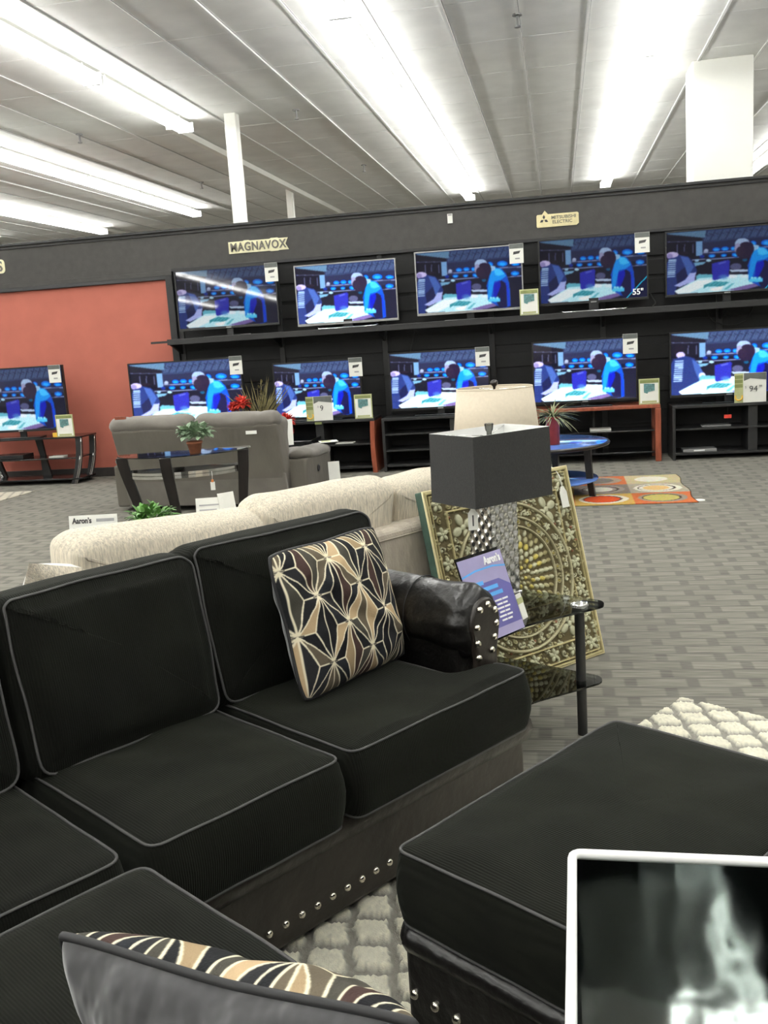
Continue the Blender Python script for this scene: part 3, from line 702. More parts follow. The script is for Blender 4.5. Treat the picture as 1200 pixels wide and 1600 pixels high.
for a in (90, 210, 330):
    a = radians(a); d = Vector((cos(a), sin(a))); n_ = Vector((-d.y, d.x)); p0 = Vector((cx, cz)); L_ = q*1.73
    pts = [p0+d*0.004, p0+d*(L_/2)-n_*q*0.5, p0+d*L_, p0+d*(L_/2)+n_*q*0.5]; m.prismY([tuple(p) for p in pts], -0.0145, -0.012, 'ink')
m.build('three_diamond_emblem', r)
text_mesh('letters', 'MITSUBISHI', 0.048, 'sign_face', r, T(0.065, -0.013, 0.025) @ FRONT, 0.001, 0.001, width=0.26)
text_mesh('letters', 'ELECTRIC', 0.048, 'sign_face', r, T(0.05, -0.013, -0.022) @ FRONT, 0.001, 0.001, width=0.21)
r = empty('blank_tag', (-1.14, FY, 2.71), 0, 'small blank white tag on the fascia between the two maker signs', 'tag')
MB().box(-0.028, 0.028, -0.01, 0, -0.05, 0.05, 'paper').build('card', r); MB().box(-0.02, 0.02, -0.012, -0.01, 0.03, 0.045, 'inkgrey').build('clip', r)

# ------------------------------------------------------------------ TELEVISION STANDS
st = empty('media_stand', (-6.25, 10.62, 0), 0, 'black glass media stand with curved silver-trimmed legs against the red wall', 'media stand')
m = MB(); m.prism(arc_poly(1.42, 0.44, 0.05), 0.545, 0.563, 'black_gloss'); m.build('top_shelf', st, bevel=0.002)
m = MB(); m.prism(arc_poly(1.25, 0.38, 0.05), 0.30, 0.315, 'black_gloss'); m.build('middle_shelf', st, bevel=0.002)
m = MB(); m.prism(arc_poly(1.30, 0.40, 0.05), 0.05, 0.07, 'black_gloss'); m.build('lower_shelf', st, bevel=0.002)
for sx in (-1, 1):
    for yy in (-0.17, 0.17):
        pts = [(sx*(0.66-0.12*(1-t)**2), yy, 0.545*t) for t in [i/10 for i in range(11)]]
        m = MB(); P_ = []
        for x_, y_, z_ in pts: P_.append((x_, z_))
        poly = [(x_-sx*0.0-0.035, z_) for x_, z_ in P_]+[(x_+0.035, z_) for x_, z_ in P_[::-1]]
        m.prismY(poly, yy-0.02, yy+0.02, 'black_edge'); lg = m.build('leg', st)
        m = MB(); m.tube([(x_+sx*0.037, y_-0.022, z_) for x_, y_, z_ in pts], 0.007, 'chrome', n=6); m.tube([(x_+sx*0.018, y_-0.024, z_) for x_, y_, z_ in pts[:7]], 0.005, 'chrome', n=6); m.build('silver_trim', lg)
m = MB(); m.prismY([(-0.04, 0.06), (0.08, 0.06), (0.03, 0.30), (0.0, 0.545), (-0.09, 0.545), (-0.04, 0.30)], 0.14, 0.17, 'black_edge'); m.build('back_post', st)
tag(MB().box(-6.03, -5.85, 10.50, 10.62, 0.317, 0.330, 'paper').build('leaflet'), 'white leaflet on the middle shelf of the stand by the red wall', 'leaflet')
tag(MB().box(-6.75, -6.35, 10.48, 10.72, 0.317, 0.365, 'darkplastic').build('cable_box', bevel=0.004), 'flat black box on the middle shelf of the stand by the red wall', 'player')

def open_stand(name, x0, x1, top, label, cat='media stand', endmat=None, mid=True, topmat='black_edge', y0=10.40, y1=10.86, back=True, shelf=(0.30,), door=False):
    r = empty(name, ((x0+x1)/2, (y0+y1)/2, 0), 0, label, cat); w = x1-x0; d = (y1-y0)
    MB().box(-w/2, w/2, -d/2, d/2, top-0.03, top, topmat).build('top', r, bevel=0.003)
    for k, sx in enumerate((-1, 1)):
        em = endmat if (endmat and (k == 1 or endmat2)) else 'black_edge'
        if em == 'cherry' and name == 'media_stand':
            m = MB(); P_ = [(sx*(w/2-0.02-0.012*sin(pi*t)), t*(top-0.03)) for t in [i/12 for i in range(13)]]
            m.prismY([(a-0.025, b) for a, b in P_]+[(a+0.025, b) for a, b in P_[::-1]], -d/2-0.015, d/2, em); m.build('end_panel', r)
        else: MB().box(sx*w/2-(0.03 if sx > 0 else 0), sx*w/2+(0 if sx > 0 else 0.03), -d/2, d/2, 0, top-0.03, em).build('end_panel', r, bevel=0.003)
    for z in shelf: MB().box(-w/2+0.03, w/2-0.03, -d/2+0.02, d/2, z, z+0.018, 'black_edge').build('shelf', r, bevel=0.002)
    MB().box(-w/2+0.03, w/2-0.03, -d/2+0.02, d/2, 0.05, 0.075, 'black_edge').build('bottom_shelf', r, bevel=0.002)
    if mid: MB().box(-0.045, 0.045, -d/2+0.04, d/2, 0.075, top-0.03, 'black_edge').build('divider', r, bevel=0.002)
    if back: MB().box(-w/2+0.03, w/2-0.03, d/2-0.012, d/2, 0.05, top-0.03, 'black_panel').build('back_panel', r)
    return r
endmat2 = False
open_stand('television_console', -4.95, -3.55, 0.563, 'dark television console mostly hidden behind the grey loveseat')
s2 = open_stand('media_stand', -3.30, -2.03, 0.603, 'black open media stand with an orange-brown curved right end', endmat='cherry', shelf=(0.31,))
m = MB(); m.cyl((0, 0), 0.016, 0, 0.006, 'darkplastic', 14)
for z in (0.42, 0.19):
    MB().ball((-0.0, -0.19, z), 0.014, 'black_panel', 8).build('bolt', s2)
MB().box(-0.04, 0.04, -0.232, -0.230, 0.565, 0.59, 'paper_olive').build('sticker', s2)
tag(MB().box(-2.50, -2.30, 10.47, 10.62, 0.3285, 0.336, 'paper').build('leaflet'), 'white leaflet lying on the shelf of the stand with the orange-brown end', 'leaflet')
open_stand('television_console', -1.95, -0.36, 0.593, 'wide black television console behind the cream lampshade', shelf=(0.40, 0.22))
endmat2 = True
r = empty('console_table', (0.37, 10.63, 0), 0, 'orange-brown framed table with black glass shelves under the lower television', 'table')
m = MB(); m.box(-0.66, 0.65, -0.24, 0.24, 0.565, 0.603, 'cherry'); m.build('top', r, bevel=0.006)
for sx in (-0.635, 0.625):
    for yy in (-0.215, 0.215): MB().box(sx-0.03, sx+0.03, yy-0.025, yy+0.025, 0, 0.565, 'cherry').build('leg', r, bevel=0.008)
for z in (0.09, 0.32): MB().box(-0.60, 0.59, -0.20, 0.22, z, z+0.015, 'black_gloss').build('shelf', r, bevel=0.002)
MB().cyl((-0.02, 0.2), 0.03, 0.105, 0.565, 'black_edge').build('back_post', r)
tag(MB().box(0.30, 0.52, 10.55, 10.72, 0.337, 0.352, 'paper').build('leaflet'), 'white leaflet under the orange-brown table top, on its middle shelf', 'leaflet')
s5 = open_stand('media_cabinet', 1.14, 2.75, 0.573, 'black media cabinet at the right edge under the price sign reading 94', shelf=(0.31,))
tag(MB().box(1.45, 1.74, 10.50, 10.66, 0.329, 0.345, 'greyplastic').build('disc_player', bevel=0.003), 'slim silver player on the upper shelf of the right black cabinet', 'player')
r = empty('cable_box', (1.42, 10.55, 0.075), 0, 'small silver-edged box low in the right black cabinet', 'player')
MB().box(-0.17, 0.17, -0.09, 0.09, 0, 0.03, 'greyplastic').build('casing', r, bevel=0.004); MB().box(-0.06, 0.05, -0.093, -0.09, 0.008, 0.022, 'white_print').build('label_strip', r)
tag(MB().box(1.66, 1.73, 10.42, 10.44, 0.42, 0.455, 'red_petal').build('red_tag'), 'small red tag hanging in the right black cabinet', 'tag')
bpy.data.objects['red_tag'].location = (0, 0, 0)
tg = MB().tube([(1.695, 10.43, 0.455), (1.695, 10.43, 0.545)], 0.002, 'cable', n=5); o = tg.build('string', bpy.data.objects['red_tag'])
# cables under the shelf
for pts, l in (([(1.55, 10.94, 1.56), (1.62, 10.93, 1.42), (1.80, 10.93, 1.36), (1.95, 10.93, 1.40), (2.05, 10.94, 1.56)], 'black cable drooping below the right end of the shelf'),
               ([(-1.60, 10.95, 1.56), (-1.66, 10.94, 1.30), (-1.80, 10.94, 1.10), (-2.0, 10.95, 1.02)], 'black cable hanging below the shelf under the silver-edged televisions'),
               ([(0.98, 10.93, 1.75), (1.03, 10.9, 1.65), (1.0, 10.86, 1.61), (1.10, 10.82, 1.602)], 'tangle of cable on the shelf between the two right televisions')):
    q = []
    P_ = [Vector(p) for p in pts]
    for i in range(len(P_)-1):
        a = P_[max(i-1, 0)]; b = P_[i]; c = P_[i+1]; d = P_[min(i+2, len(P_)-1)]
        for k in range(6):
            t = k/6; q.append(0.5*((2*b)+(c-a)*t+(2*a-5*b+4*c-d)*t*t+(3*b-a-3*c+d)*t**3))
    q.append(P_[-1]); tag(MB().tube(q, 0.006, 'cable', n=6).build('cable'), l, 'cable')
# ------------------------------------------------------------------ BLACK SECTIONAL (local x = along the right run, y = towards its back)
CX, CY, RZS = -0.86, 1.64, radians(55)
def LW(u, v, z=0.0):
    return (CX+u*cos(RZS)+v*sin(RZS), CY+u*sin(RZS)-v*cos(RZS), z)
random.seed(4)
sofa = empty('sectional_sofa', (CX, CY, 0), RZS, 'black corduroy and leather corner sectional with nailhead trim and a rolled arm', 'sofa')
def ubox(mb, u0, u1, v0, v1, z0, z1, m): return mb.box(u0, u1, -v1, -v0, z0, z1, m)
bs = MB()
ubox(bs, -0.93, 1.375, -0.90, -0.09, 0.045, 0.255, 'leather_brown'); ubox(bs, -0.76, -0.09, -0.09, 1.02, 0.045, 0.255, 'leather_brown')
base = bs.build('base', sofa, bevel=0.012, seg=3)
bd = MB()                               # padded band above the base, rounded in section
def band(mb, p0, p1, nrm, z0, z1, m):
    p0 = Vector(p0); p1 = Vector(p1); nrm = Vector(nrm); K = 40; vs = []; fs = []; pr = [(0.0, z0), (0.026, z0+0.008), (0.038, (z0+z1)/2), (0.030, z1-0.014), (0.006, z1), (-0.06, z1), (-0.06, z0)]
    for i in range(K+1):
        p = p0.lerp(p1, i/K)
        for o_, z in pr:
            w_ = 0.003*noise.noise(Vector((i*0.5, z*20, 3)))
            q = p+nrm*(o_+w_); vs.append((q.x, q.y, z))
    n = len(pr)
    for i in range(K):
        for j in range(n): fs.append((i*n+j, i*n+(j+1) % n, (i+1)*n+(j+1) % n, (i+1)*n+j))
    fs.append(tuple(range(n))); fs.append(tuple(K*n+j for j in range(n))[::-1]); mb.add(vs, fs, m, True)
band(bd, (-0.09, 0.09, 0), (1.375, 0.09, 0), (0, -1, 0), 0.245, 0.330, 'leather_brown')
band(bd, (-0.09, 0.09, 0), (-0.09, -1.02, 0), (1, 0, 0), 0.245, 0.330, 'leather_brown')
band(bd, (1.345, 0.09, 0), (1.345, 0.45, 0), (1, 0, 0), 0.245, 0.330, 'leather_brown')
ubox(bd, -0.74, 1.34, -0.88, -0.12, 0.25, 0.325, 'leather_brown'); ubox(bd, -0.74, -0.12, -0.12, 1.0, 0.25, 0.325, 'leather_brown')
bd.build('padded_band', sofa)
nm = MB().ball((0, 0, 0), 0.0115, 'nail', 12, (1, 1, 1)); n0 = nm.build('nailhead', base); nmesh = n0.data; n0.location = (0.0, 0.092, 0.105)
for k in range(1, 27):
    o = bpy.data.objects.new('nailhead', nmesh); COL.objects.link(o); o.parent = base; o.location = (0.0+0.0513*k, 0.092, 0.105+random.uniform(-.001, .001))
for k in range(18):
    o = bpy.data.objects.new('nailhead', nmesh); COL.objects.link(o); o.parent = base; o.location = (-0.092, 0.05-0.0513*k-0.06, 0.105)
for (u, v) in ((1.30, -0.16), (1.30, -0.84), (-0.7, -0.84), (-0.16, 0.95), (-0.7, 0.95), (0.3, -0.84)):
    m = MB(); m.lathe([(0.0, 0), (0.028, 0), (0.036, 0.02), (0.040, 0.045), (0, 0.045)], 'espresso', (u, -v), 14); m.build('foot', sofa)
bk = MB()
ubox(bk, -0.93, 1.375, -0.93, -0.74, 0.045, 0.80, 'cord_back'); bk.build('back_frame', sofa, bevel=0.03, seg=4)
bk = MB(); ubox(bk, -0.79, -0.60, -0.74, 1.02, 0.26, 0.66, 'cord_back'); bk.build('back_frame', sofa, bevel=0.03, seg=4)
# seat cushions
def rect(u0, u1, v0, v1): return [(u0, -v1), (u1, -v1), (u1, -v0), (u0, -v0)]
CT = 'cord_top'
ZB, ZT = 0.325, 0.512
cushion('seat_cushion', rect(-0.60, -0.015, -0.62, -0.008), ZB, ZT, CT, sofa, 0.010, 0.030, 0.05, 1)
cushion('seat_cushion', rect(0.025, 0.562, -0.62, 0.004), ZB, ZT, CT, sofa, 0.014, 0.030, 0.045, 2)
tsh = [(0.585, 0.62), (0.585, -0.004), (1.305, -0.004), (1.305, 0.135), (1.145, 0.150), (1.145, 0.62)]
cushion('seat_cushion', tsh, ZB, ZT, CT, sofa, 0.014, 0.030, 0.045, 3, center=(0.97, 0.13))
cushion('seat_cushion', rect(-0.60, 0.0, 0.03, 0.545), ZB, ZT, CT, sofa, 0.012, 0.030, 0.045, 4)
cushion('seat_cushion', rect(-0.60, 0.005, 0.57, 1.03), ZB, ZT, CT, sofa, 0.012, 0.030, 0.045, 5)
# back cushions: outline in the cushion's own plane, stood up and leaned back
def back_cushion(u0, u1, vfront, h, thick, seed, lean=10, rz=0.0, z0=0.505, top_drop=0.0):
    w = u1-u0
    poly = [(-w/2, 0), (w/2, 0), (w/2+0.008, h*0.93-top_drop), (w/2-0.03, h-top_drop), (-w/2+0.02, h), (-w/2-0.008, h*0.95)]
    mtx = T((u0+u1)/2, -vfront, z0) @ RZ(rz) @ RX(radians(90-lean)) @ T(0, 0, -thick)
    return cushion('back_cushion', poly, 0, thick, 'cord_back', sofa, 0.035, 0.045, 0.06, seed, 0.011, matrix=mtx, pipe_r=0.0036)
back_cushion(0.020, 0.570, -0.475, 0.462, 0.19, 11, 12, radians(1))
back_cushion(0.565, 1.235, -0.485, 0.468, 0.19, 12, 11, radians(-1))
back_cushion(-0.66, 0.000, -0.470, 0.455, 0.19, 13, 12, radians(3))
# rolled arm: a swept oval along the arm with a gathered cap at the front
def rolled_arm():
    mb = MB(); n = 40; K = 34; vs = []; fs = []
    uc, zc = 1.262, 0.635
    for i in range(K+1):
        t = i/K; v = -0.135-(0.72)*t
        if t < 0.06: s_ = 0.72+0.28*sin(pi/2*t/0.06)
        else: s_ = 1.0
        s_ *= 1-0.05*math.exp(-((t-0.33)/0.012)**2)
        for j in range(n):
            a = 2*pi*j/n; ru, rz_ = 0.098*s_, 0.112*s_
            pl = 0.0
            if t < 0.30: pl = 0.006*sin(a*9+2*sin(a*2))*(1-t/0.30)*(0.35+0.65*min(1, t/0.06))
            w_ = 0.007*noise.noise(Vector((cos(a)*1.4, sin(a)*1.4, t*6)))
            vs.append((uc+(ru+pl+w_)*cos(a), -v, zc+(rz_+pl+w_)*sin(a)))
    for i in range(K):
        for j in range(n): fs.append((i*n+j, i*n+(j+1) % n, (i+1)*n+(j+1) % n, (i+1)*n+j))
    fs.append(tuple(range(n))[::-1]); fs.append(tuple(K*n+j for j in range(n)))
    mb.add(vs, fs, 'leather', True)
    ubox(mb, 1.185, 1.345, -0.86, -0.175, 0.32, 0.62, 'leather')
    arm = mb.build('arm', sofa)
    # front facing panel, oval at the top running down into the base
    fp = MB(); pts = [(1.262+0.066*cos(a), 0.640+0.078*sin(a)) for a in [radians(-20+k*11) for k in range(21)]]
    pts += [(1.215, 0.54), (1.215, 0.33), (1.310, 0.33), (1.308, 0.54)]
    fp.prismY(pts, 0.122, 0.150, 'leather_brown'); pn = fp.build('arm_front_panel', arm, bevel=0.010, seg=3)
    L_ = [(1.258+0.048*cos(radians(a)), 0.642+0.056*sin(radians(a))) for a in (35, 80, 125)]
    L_ += [(1.214, 0.638), (1.214, 0.590), (1.215, 0.545), (1.302, 0.632), (1.290, 0.592), (1.276, 0.555)]
    for (u, z) in L_:
        o = bpy.data.objects.new('nailhead', nmesh); COL.objects.link(o); o.parent = arm; o.location = (u, 0.120, z); o.scale = (0.95, 0.95, 0.95)
    st_ = MB(); st_.tube([(1.262+0.101*cos(2*pi*j/30), 0.135+0.72*0.33, 0.635+0.115*sin(2*pi*j/30)) for j in range(30)], 0.0022, 'pipe_dark', n=5, closed=True); st_.build('stitched_seam', arm)
rolled_arm()

# ------------------------------------------------------------------ patterned throw pillows
def star_pattern(N=420):
    s_, t_ = np.meshgrid(np.linspace(0, 1, N), np.linspace(0, 1, N)); im = np.zeros((N, N, 3)); im[:] = (30, 30, 32)
    rng = np.random.RandomState(8); pal = [(26, 26, 29), (30, 31, 33), (66, 64, 57), (92, 84, 70), (178, 154, 120), (64, 48, 44), (36, 38, 42), (40, 40, 42), (150, 130, 100)]
    A, B = 0.36, 0.225; cs = []
    for r_ in range(-2, 7):
        for c in range(-1, 5): cs.append((0.20-A+c*A+(0.18 if r_ % 2 else 0), 0.12+r_*B-B))
    h = A*0.27
    for cx, cy in cs:
        for sx in (1, -1):
            for sy in (1, -1):
                for tri in (((0, 0), (h, 0), (A/2, B)), ((0, 0), (A/2, B), (A/2-h, B)), ((0, 0), (A/2-h, B), (0, 2*B))):
                    fill(im, s_, t_, [(cx+sx*x, cy+sy*y) for x, y in tri], np.array(pal[rng.randint(len(pal))], float))
    cr = (222, 213, 186)
    for cx, cy in cs:
        if not (-0.3 < cx < 1.3 and -0.3 < cy < 1.3): continue
        for sy in (1, -1):
            for sx in (1, -1):
                seg(im, s_, t_, cx, cy, cx+sx*h, cy, 0.010, cr)
                seg(im, s_, t_, cx, cy, cx+sx*A/2, cy+sy*B, 0.0085, cr)
                seg(im, s_, t_, cx+sx*h, cy, cx+sx*A/2, cy+sy*B, 0.0095, cr)
            seg(im, s_, t_, cx, cy, cx, cy+sy*2*B, 0.0085, cr)
        ell(im, s_, t_, cx, cy-0.010, 0.012, 0.014, cr); ell(im, s_, t_, cx, cy+0.010, 0.012, 0.014, cr)
        seg(im, s_, t_, cx-0.02, cy, cx+0.02, cy, 0.018, (170, 160, 140)); seg(im, s_, t_, cx-0.03, cy, cx+0.03, cy, 0.006, (70, 68, 62))
    return lin(blur(im, 1))
STAR = star_pattern()
def throw_pillow(label, loc_m, w, h, thick, seed, sag=0.0, fold=0.0):
    N = 401; s_, t_ = np.meshgrid(np.linspace(-1, 1, N), np.linspace(-1, 1, N))
    prof = (np.clip(1-np.abs(s_)**3.2, 0, 1)*np.clip(1-np.abs(t_)**3.2, 0, 1))**0.55
    rad = 1-0.045*(1-np.abs(s_*t_))*np.maximum(np.abs(s_), np.abs(t_))**3-0.055*np.abs(s_*t_)**5
    wr = np.zeros_like(s_)
    for k in range(5):
        a = seed*1.7+k*1.3; wr += 0.0035*np.sin(s_*(5+k*2)+a)*np.cos(t_*(4+k*3)-a)
    def P(sg):
        x = s_*rad*w/2; z = t_*rad*h/2+h/2; y = -sg*(prof*thick/2+wr*prof)
        if sg < 0: y = y + fold*prof*(np.sin(s_*11+t_*3)+0.6*np.sin(s_*19-t_*4))
        z = z - sag*np.cos(s_*pi/2)*np.clip(t_, 0, 1)**2
        return np.stack([x, y, z], -1)
    r = empty('throw_pillow', (0, 0, 0), 0, label, 'pillow', None); r.matrix_world = loc_m
    im = np.array([np.interp(np.linspace(0, 1, N), np.linspace(0, 1, 420), row) for row in STAR[:, :, 0]])
    col = np.stack([STAR[np.clip((np.linspace(0, 419, N)).astype(int), 0, 419)][:, np.clip((np.linspace(0, 419, N)).astype(int), 0, 419), k] for k in range(3)], -1)[::-1]
    front = P(1); me = grid_mesh('front_cover', N, N, front, col); me.materials.append(M['paint']); link('front_cover', me, r)
    b = P(-1)[::4, ::4][:, ::-1]; nb = b.shape[0]; me = grid_mesh('back_cover', nb, nb, b, np.zeros((nb, nb, 3))+0.03); me.materials.append(M['velvet']); o = link('back_cover', me, r); o['label'] = 'charcoal velvet back'
    e = np.concatenate([front[0, :], front[1:, -1], front[-1, :-1][::-1], front[1:-1, 0][::-1]])[::4]
    MB().tube([tuple(p) for p in e], 0.0055, 'pipe_dark', n=7, closed=True).build('piping', r)
    return r
# first pillow: leans on the right back cushion;  front faces local -y
pm = T(*LW(0.935, -0.345, 0.520)) @ RZ(RZS+radians(9)) @ RY(radians(1.5)) @ RX(radians(-14))
throw_pillow('square star-patterned throw pillow leaning on the right back cushion beside the arm', pm, 0.490, 0.42, 0.14, 1)
pv = Vector(LW(-0.262, 0.815, 0.515))
pm = T(*pv) @ RZ(radians(166.5)) @ RY(radians(0)) @ RX(radians(-18))
throw_pillow('throw pillow in the near foreground seen from its charcoal velvet back', pm, 0.455, 0.362, 0.15, 2, 0.015, 0.0035)

# ------------------------------------------------------------------ OTTOMAN
ot = empty('storage_ottoman', LW(0.782, 0.638), RZS, 'black corduroy topped ottoman with a nailhead leather base on the trellis rug', 'ottoman')
hw, hd = 0.412, 0.292
m = MB(); m.box(-hw+0.008, hw-0.008, -hd+0.008, hd-0.008, 0.075, 0.30, 'leather'); ob = m.build('base', ot, bevel=0.015, seg=3)
pb = MB()
for a, b, nrm in (((-hw+0.025, hd-0.025, 0), (-hw+0.025, -hd+0.025, 0), (-1, 0, 0)), ((-hw+0.025, -hd+0.025, 0), (hw-0.025, -hd+0.025, 0), (0, -1, 0)),
                  ((hw-0.025, -hd+0.025, 0), (hw-0.025, hd-0.025, 0), (1, 0, 0)), ((hw-0.025, hd-0.025, 0), (-hw+0.025, hd-0.025, 0), (0, 1, 0))):
    band(pb, a, b, nrm, 0.255, 0.318, 'leather')
for sx in (-1, 1):
    for sy in (-1, 1): pb.ball((sx*(hw-0.030), sy*(hd-0.030), 0.286), 0.037, 'leather', 16, (1, 1, 0.86))
pb.box(-hw+0.03, hw-0.03, -hd+0.03, hd-0.03, 0.26, 0.31, 'leather'); pb.build('padded_band', ot)
cushion('top_cushion', [(-hw, -hd), (hw, -hd), (hw, hd), (-hw, hd)], 0.312, 0.484, CT, ot, 0.018, 0.024, 0.035, 21, 0.006)
for k in range(9):
    for (sx, along) in ((-1, True), (1, True)):
        o = bpy.data.objects.new('nailhead', nmesh); COL.objects.link(o); o.parent = ob; o.location = (sx*(hw-0.007), hd-0.035-0.057*k, 0.165)
for k in range(13):
    o = bpy.data.objects.new('nailhead', nmesh); COL.objects.link(o); o.parent = ob; o.location = (-hw+0.06+0.056*k, -hd+0.007, 0.165)
for sx in (-1, 1):
    for sy in (-1, 1): MB().lathe([(0, 0.022), (0.024, 0.022), (0.034, 0.045), (0.036, 0.078), (0, 0.078)], 'espresso', (sx*(hw-0.07), sy*(hd-0.07)), 14).build('foot', ot)

# ------------------------------------------------------------------ TRELLIS RUG
def trellis_rug():
    u0, u1, v0, v1 = 0.36, 2.45, -0.145, 1.55; st = 0.0085
    nu = int((u1-u0)/st); nv = int((v1-v0)/st)
    U, V = np.meshgrid(np.linspace(u0, u1, nu), np.linspace(v0, v1, nv))
    p = 0.108; a_ = (U+V)/sqrt(2); b_ = (U-V)/sqrt(2)
    a2 = a_+0.005*np.sin(b_*2*pi/p*1.0); b2 = b_+0.005*np.sin(a_*2*pi/p*1.0)
    da = np.abs((a2/p) % 1-0.5)*p; db = np.abs((b2/p) % 1-0.5)*p; d = np.minimum(da, db)
    rng = np.random.RandomState(2); nz = rng.normal(0, 1, U.shape)
    k = np.clip((d-0.010+nz*0.0016)/0.005, 0, 1)
    cream = np.array((0.80, 0.77, 0.63)); grey = np.array((0.27, 0.26, 0.225))
    col = grey*(1-k[..., None])+cream*k[..., None]; col *= (1+nz*0.07)[..., None]
    z = 0.012+0.013*k+np.abs(nz)*0.002; edge = np.minimum.reduce([U-u0, u1-U, V-v0, v1-V]); z = z*np.clip(edge/0.012, 0, 1)+0.002
    e_ = 0.004*nz*(edge < 0.012)
    pos = np.stack([U+e_, -(V+e_), z], -1)[::-1]
    me = grid_mesh('area_rug', nu, nv, pos, col[::-1]); me.materials.append(M['rugpaint'])
    o = link('area_rug', me); o.location = (CX, CY, 0); o.rotation_euler = (0, 0, RZS)
    tag(o, 'cream shag rug with a grey trellis pattern under the black ottoman', 'rug')
trellis_rug()

# ------------------------------------------------------------------ WHITE RIMMED GLOSSY BIN (front right)
bn = empty('open_bin', (0.178, 1.008, 0), radians(-1), 'tall open box with a bright white rim and polished inside, at lower right', 'container')
w2, d2, zt = 0.185, 0.192, 0.80
m = MB()
for (x0, x1, y0, y1) in ((-w2, w2, d2-0.006, d2), (-w2, w2, -d2, -d2+0.006), (-w2, -w2+0.006, -d2, d2), (w2-0.006, w2, -d2, d2)): m.box(x0, x1, y0, y1, 0.03, zt-0.005, 'bin_inner')
m.box(-w2, w2, -d2, d2, 0.42, 0.43, 'bin_inner'); m.box(-w2, w2, -d2, d2, 0.02, 0.035, 'bin_inner'); m.build('body', bn)  # upper inner floor is added, set high to bring more light inside
m = MB(); pts = arc_poly(2*w2, 2*d2, 0.012, 4)
m.tube([(x, y, zt) for x, y in pts], 0.0062, 'white_rim', n=10, closed=True); m.build('rim', bn)
m = MB()
for sx in (-1, 1):
    for sy in (-1, 1): m = MB().cyl((sx*(w2-0.03), sy*(d2-0.03)), 0.014, 0.0, 0.022, 'darkplastic', 12); m.build('foot', bn)

# ------------------------------------------------------------------ BEIGE SOFA (back to back with the sectional)
bg = empty('beige_sofa', (CX, CY, 0), RZS, 'beige chenille sofa seen from behind, just beyond the black sectional', 'sofa')
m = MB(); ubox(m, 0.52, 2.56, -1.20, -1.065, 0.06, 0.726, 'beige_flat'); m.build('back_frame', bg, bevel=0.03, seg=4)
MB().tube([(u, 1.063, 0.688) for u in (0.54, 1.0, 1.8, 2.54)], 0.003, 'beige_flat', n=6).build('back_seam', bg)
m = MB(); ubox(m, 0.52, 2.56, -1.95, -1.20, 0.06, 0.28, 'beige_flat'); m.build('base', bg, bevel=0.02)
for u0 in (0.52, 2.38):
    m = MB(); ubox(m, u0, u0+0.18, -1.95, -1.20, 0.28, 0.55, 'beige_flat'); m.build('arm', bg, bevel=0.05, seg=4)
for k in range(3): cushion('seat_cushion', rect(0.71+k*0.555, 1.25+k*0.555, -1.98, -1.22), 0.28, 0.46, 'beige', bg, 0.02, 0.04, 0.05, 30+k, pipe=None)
def bcush(u0, u1, z0, h, vb, thick, seed, rz=0, ry=0, dl=0.0, dr=0.0, lean=8):
    w = u1-u0; poly = [(-w/2+0.01, 0), (w/2-0.01, 0), (w/2+0.01, h-dr-0.03), (w/2-0.05, h-dr), (0, h-(dl+dr)/2), (-w/2+0.05, h-dl), (-w/2-0.01, h-dl-0.03)]
    mtx = T((u0+u1)/2, -vb, z0) @ RZ(pi+rz) @ RY(ry) @ RX(radians(90-lean)) @ T(0, 0, 0)
    return cushion('back_cushion', poly, 0, thick, 'beige', bg, 0.03, 0.06, 0.07, seed, 0.008, matrix=mtx, pipe=None)
bcush(0.50, 1.28, 0.46, 0.470, -1.20, 0.20, 41, dl=0.045, dr=0.0)
bcush(1.25, 1.94, 0.46, 0.462, -1.19, 0.20, 42, dl=0.012, dr=0.0)
bcush(1.96, 2.60, 0.46, 0.425, -1.20, 0.20, 43, dl=0.0, dr=0.0)
for (u, v) in ((0.58, -1.12), (2.5, -1.12), (0.58, -1.9), (2.5, -1.9)): MB().cyl((u, -v), 0.025, 0, 0.06, 'espresso', 12).build('foot', bg)
r = empty('accent_pillow', LW(0.47, -1.38, 0.50), RZS, 'small beige and white pillow at the left end of the beige sofa', 'pillow')
def two_tone(r):
    n = 40; s_, t_ = np.meshgrid(np.linspace(-1, 1, n), np.linspace(-1, 1, n)); pr = (np.clip(1-np.abs(s_)**3, 0, 1)*np.clip(1-np.abs(t_)**3, 0, 1))**.6
    rad = 1-0.16*(1-np.abs(s_*t_))*np.maximum(np.abs(s_), np.abs(t_))**2
    for sg, nm_, mt in ((1, 'beige_side', 'beige'), (-1, 'white_side', 'white_cloth')):
        pos = np.stack([s_*rad*0.21, -sg*pr*0.075, t_*rad*0.21+0.23], -1)
        if sg < 0: pos = pos[:, ::-1]
        me = grid_mesh(nm_, n, n, pos, np.zeros((n, n, 3))); me.materials.append(M[mt]); link(nm_, me, r)
two_tone(r); r.rotation_euler = (radians(34), radians(10), RZS+radians(4))

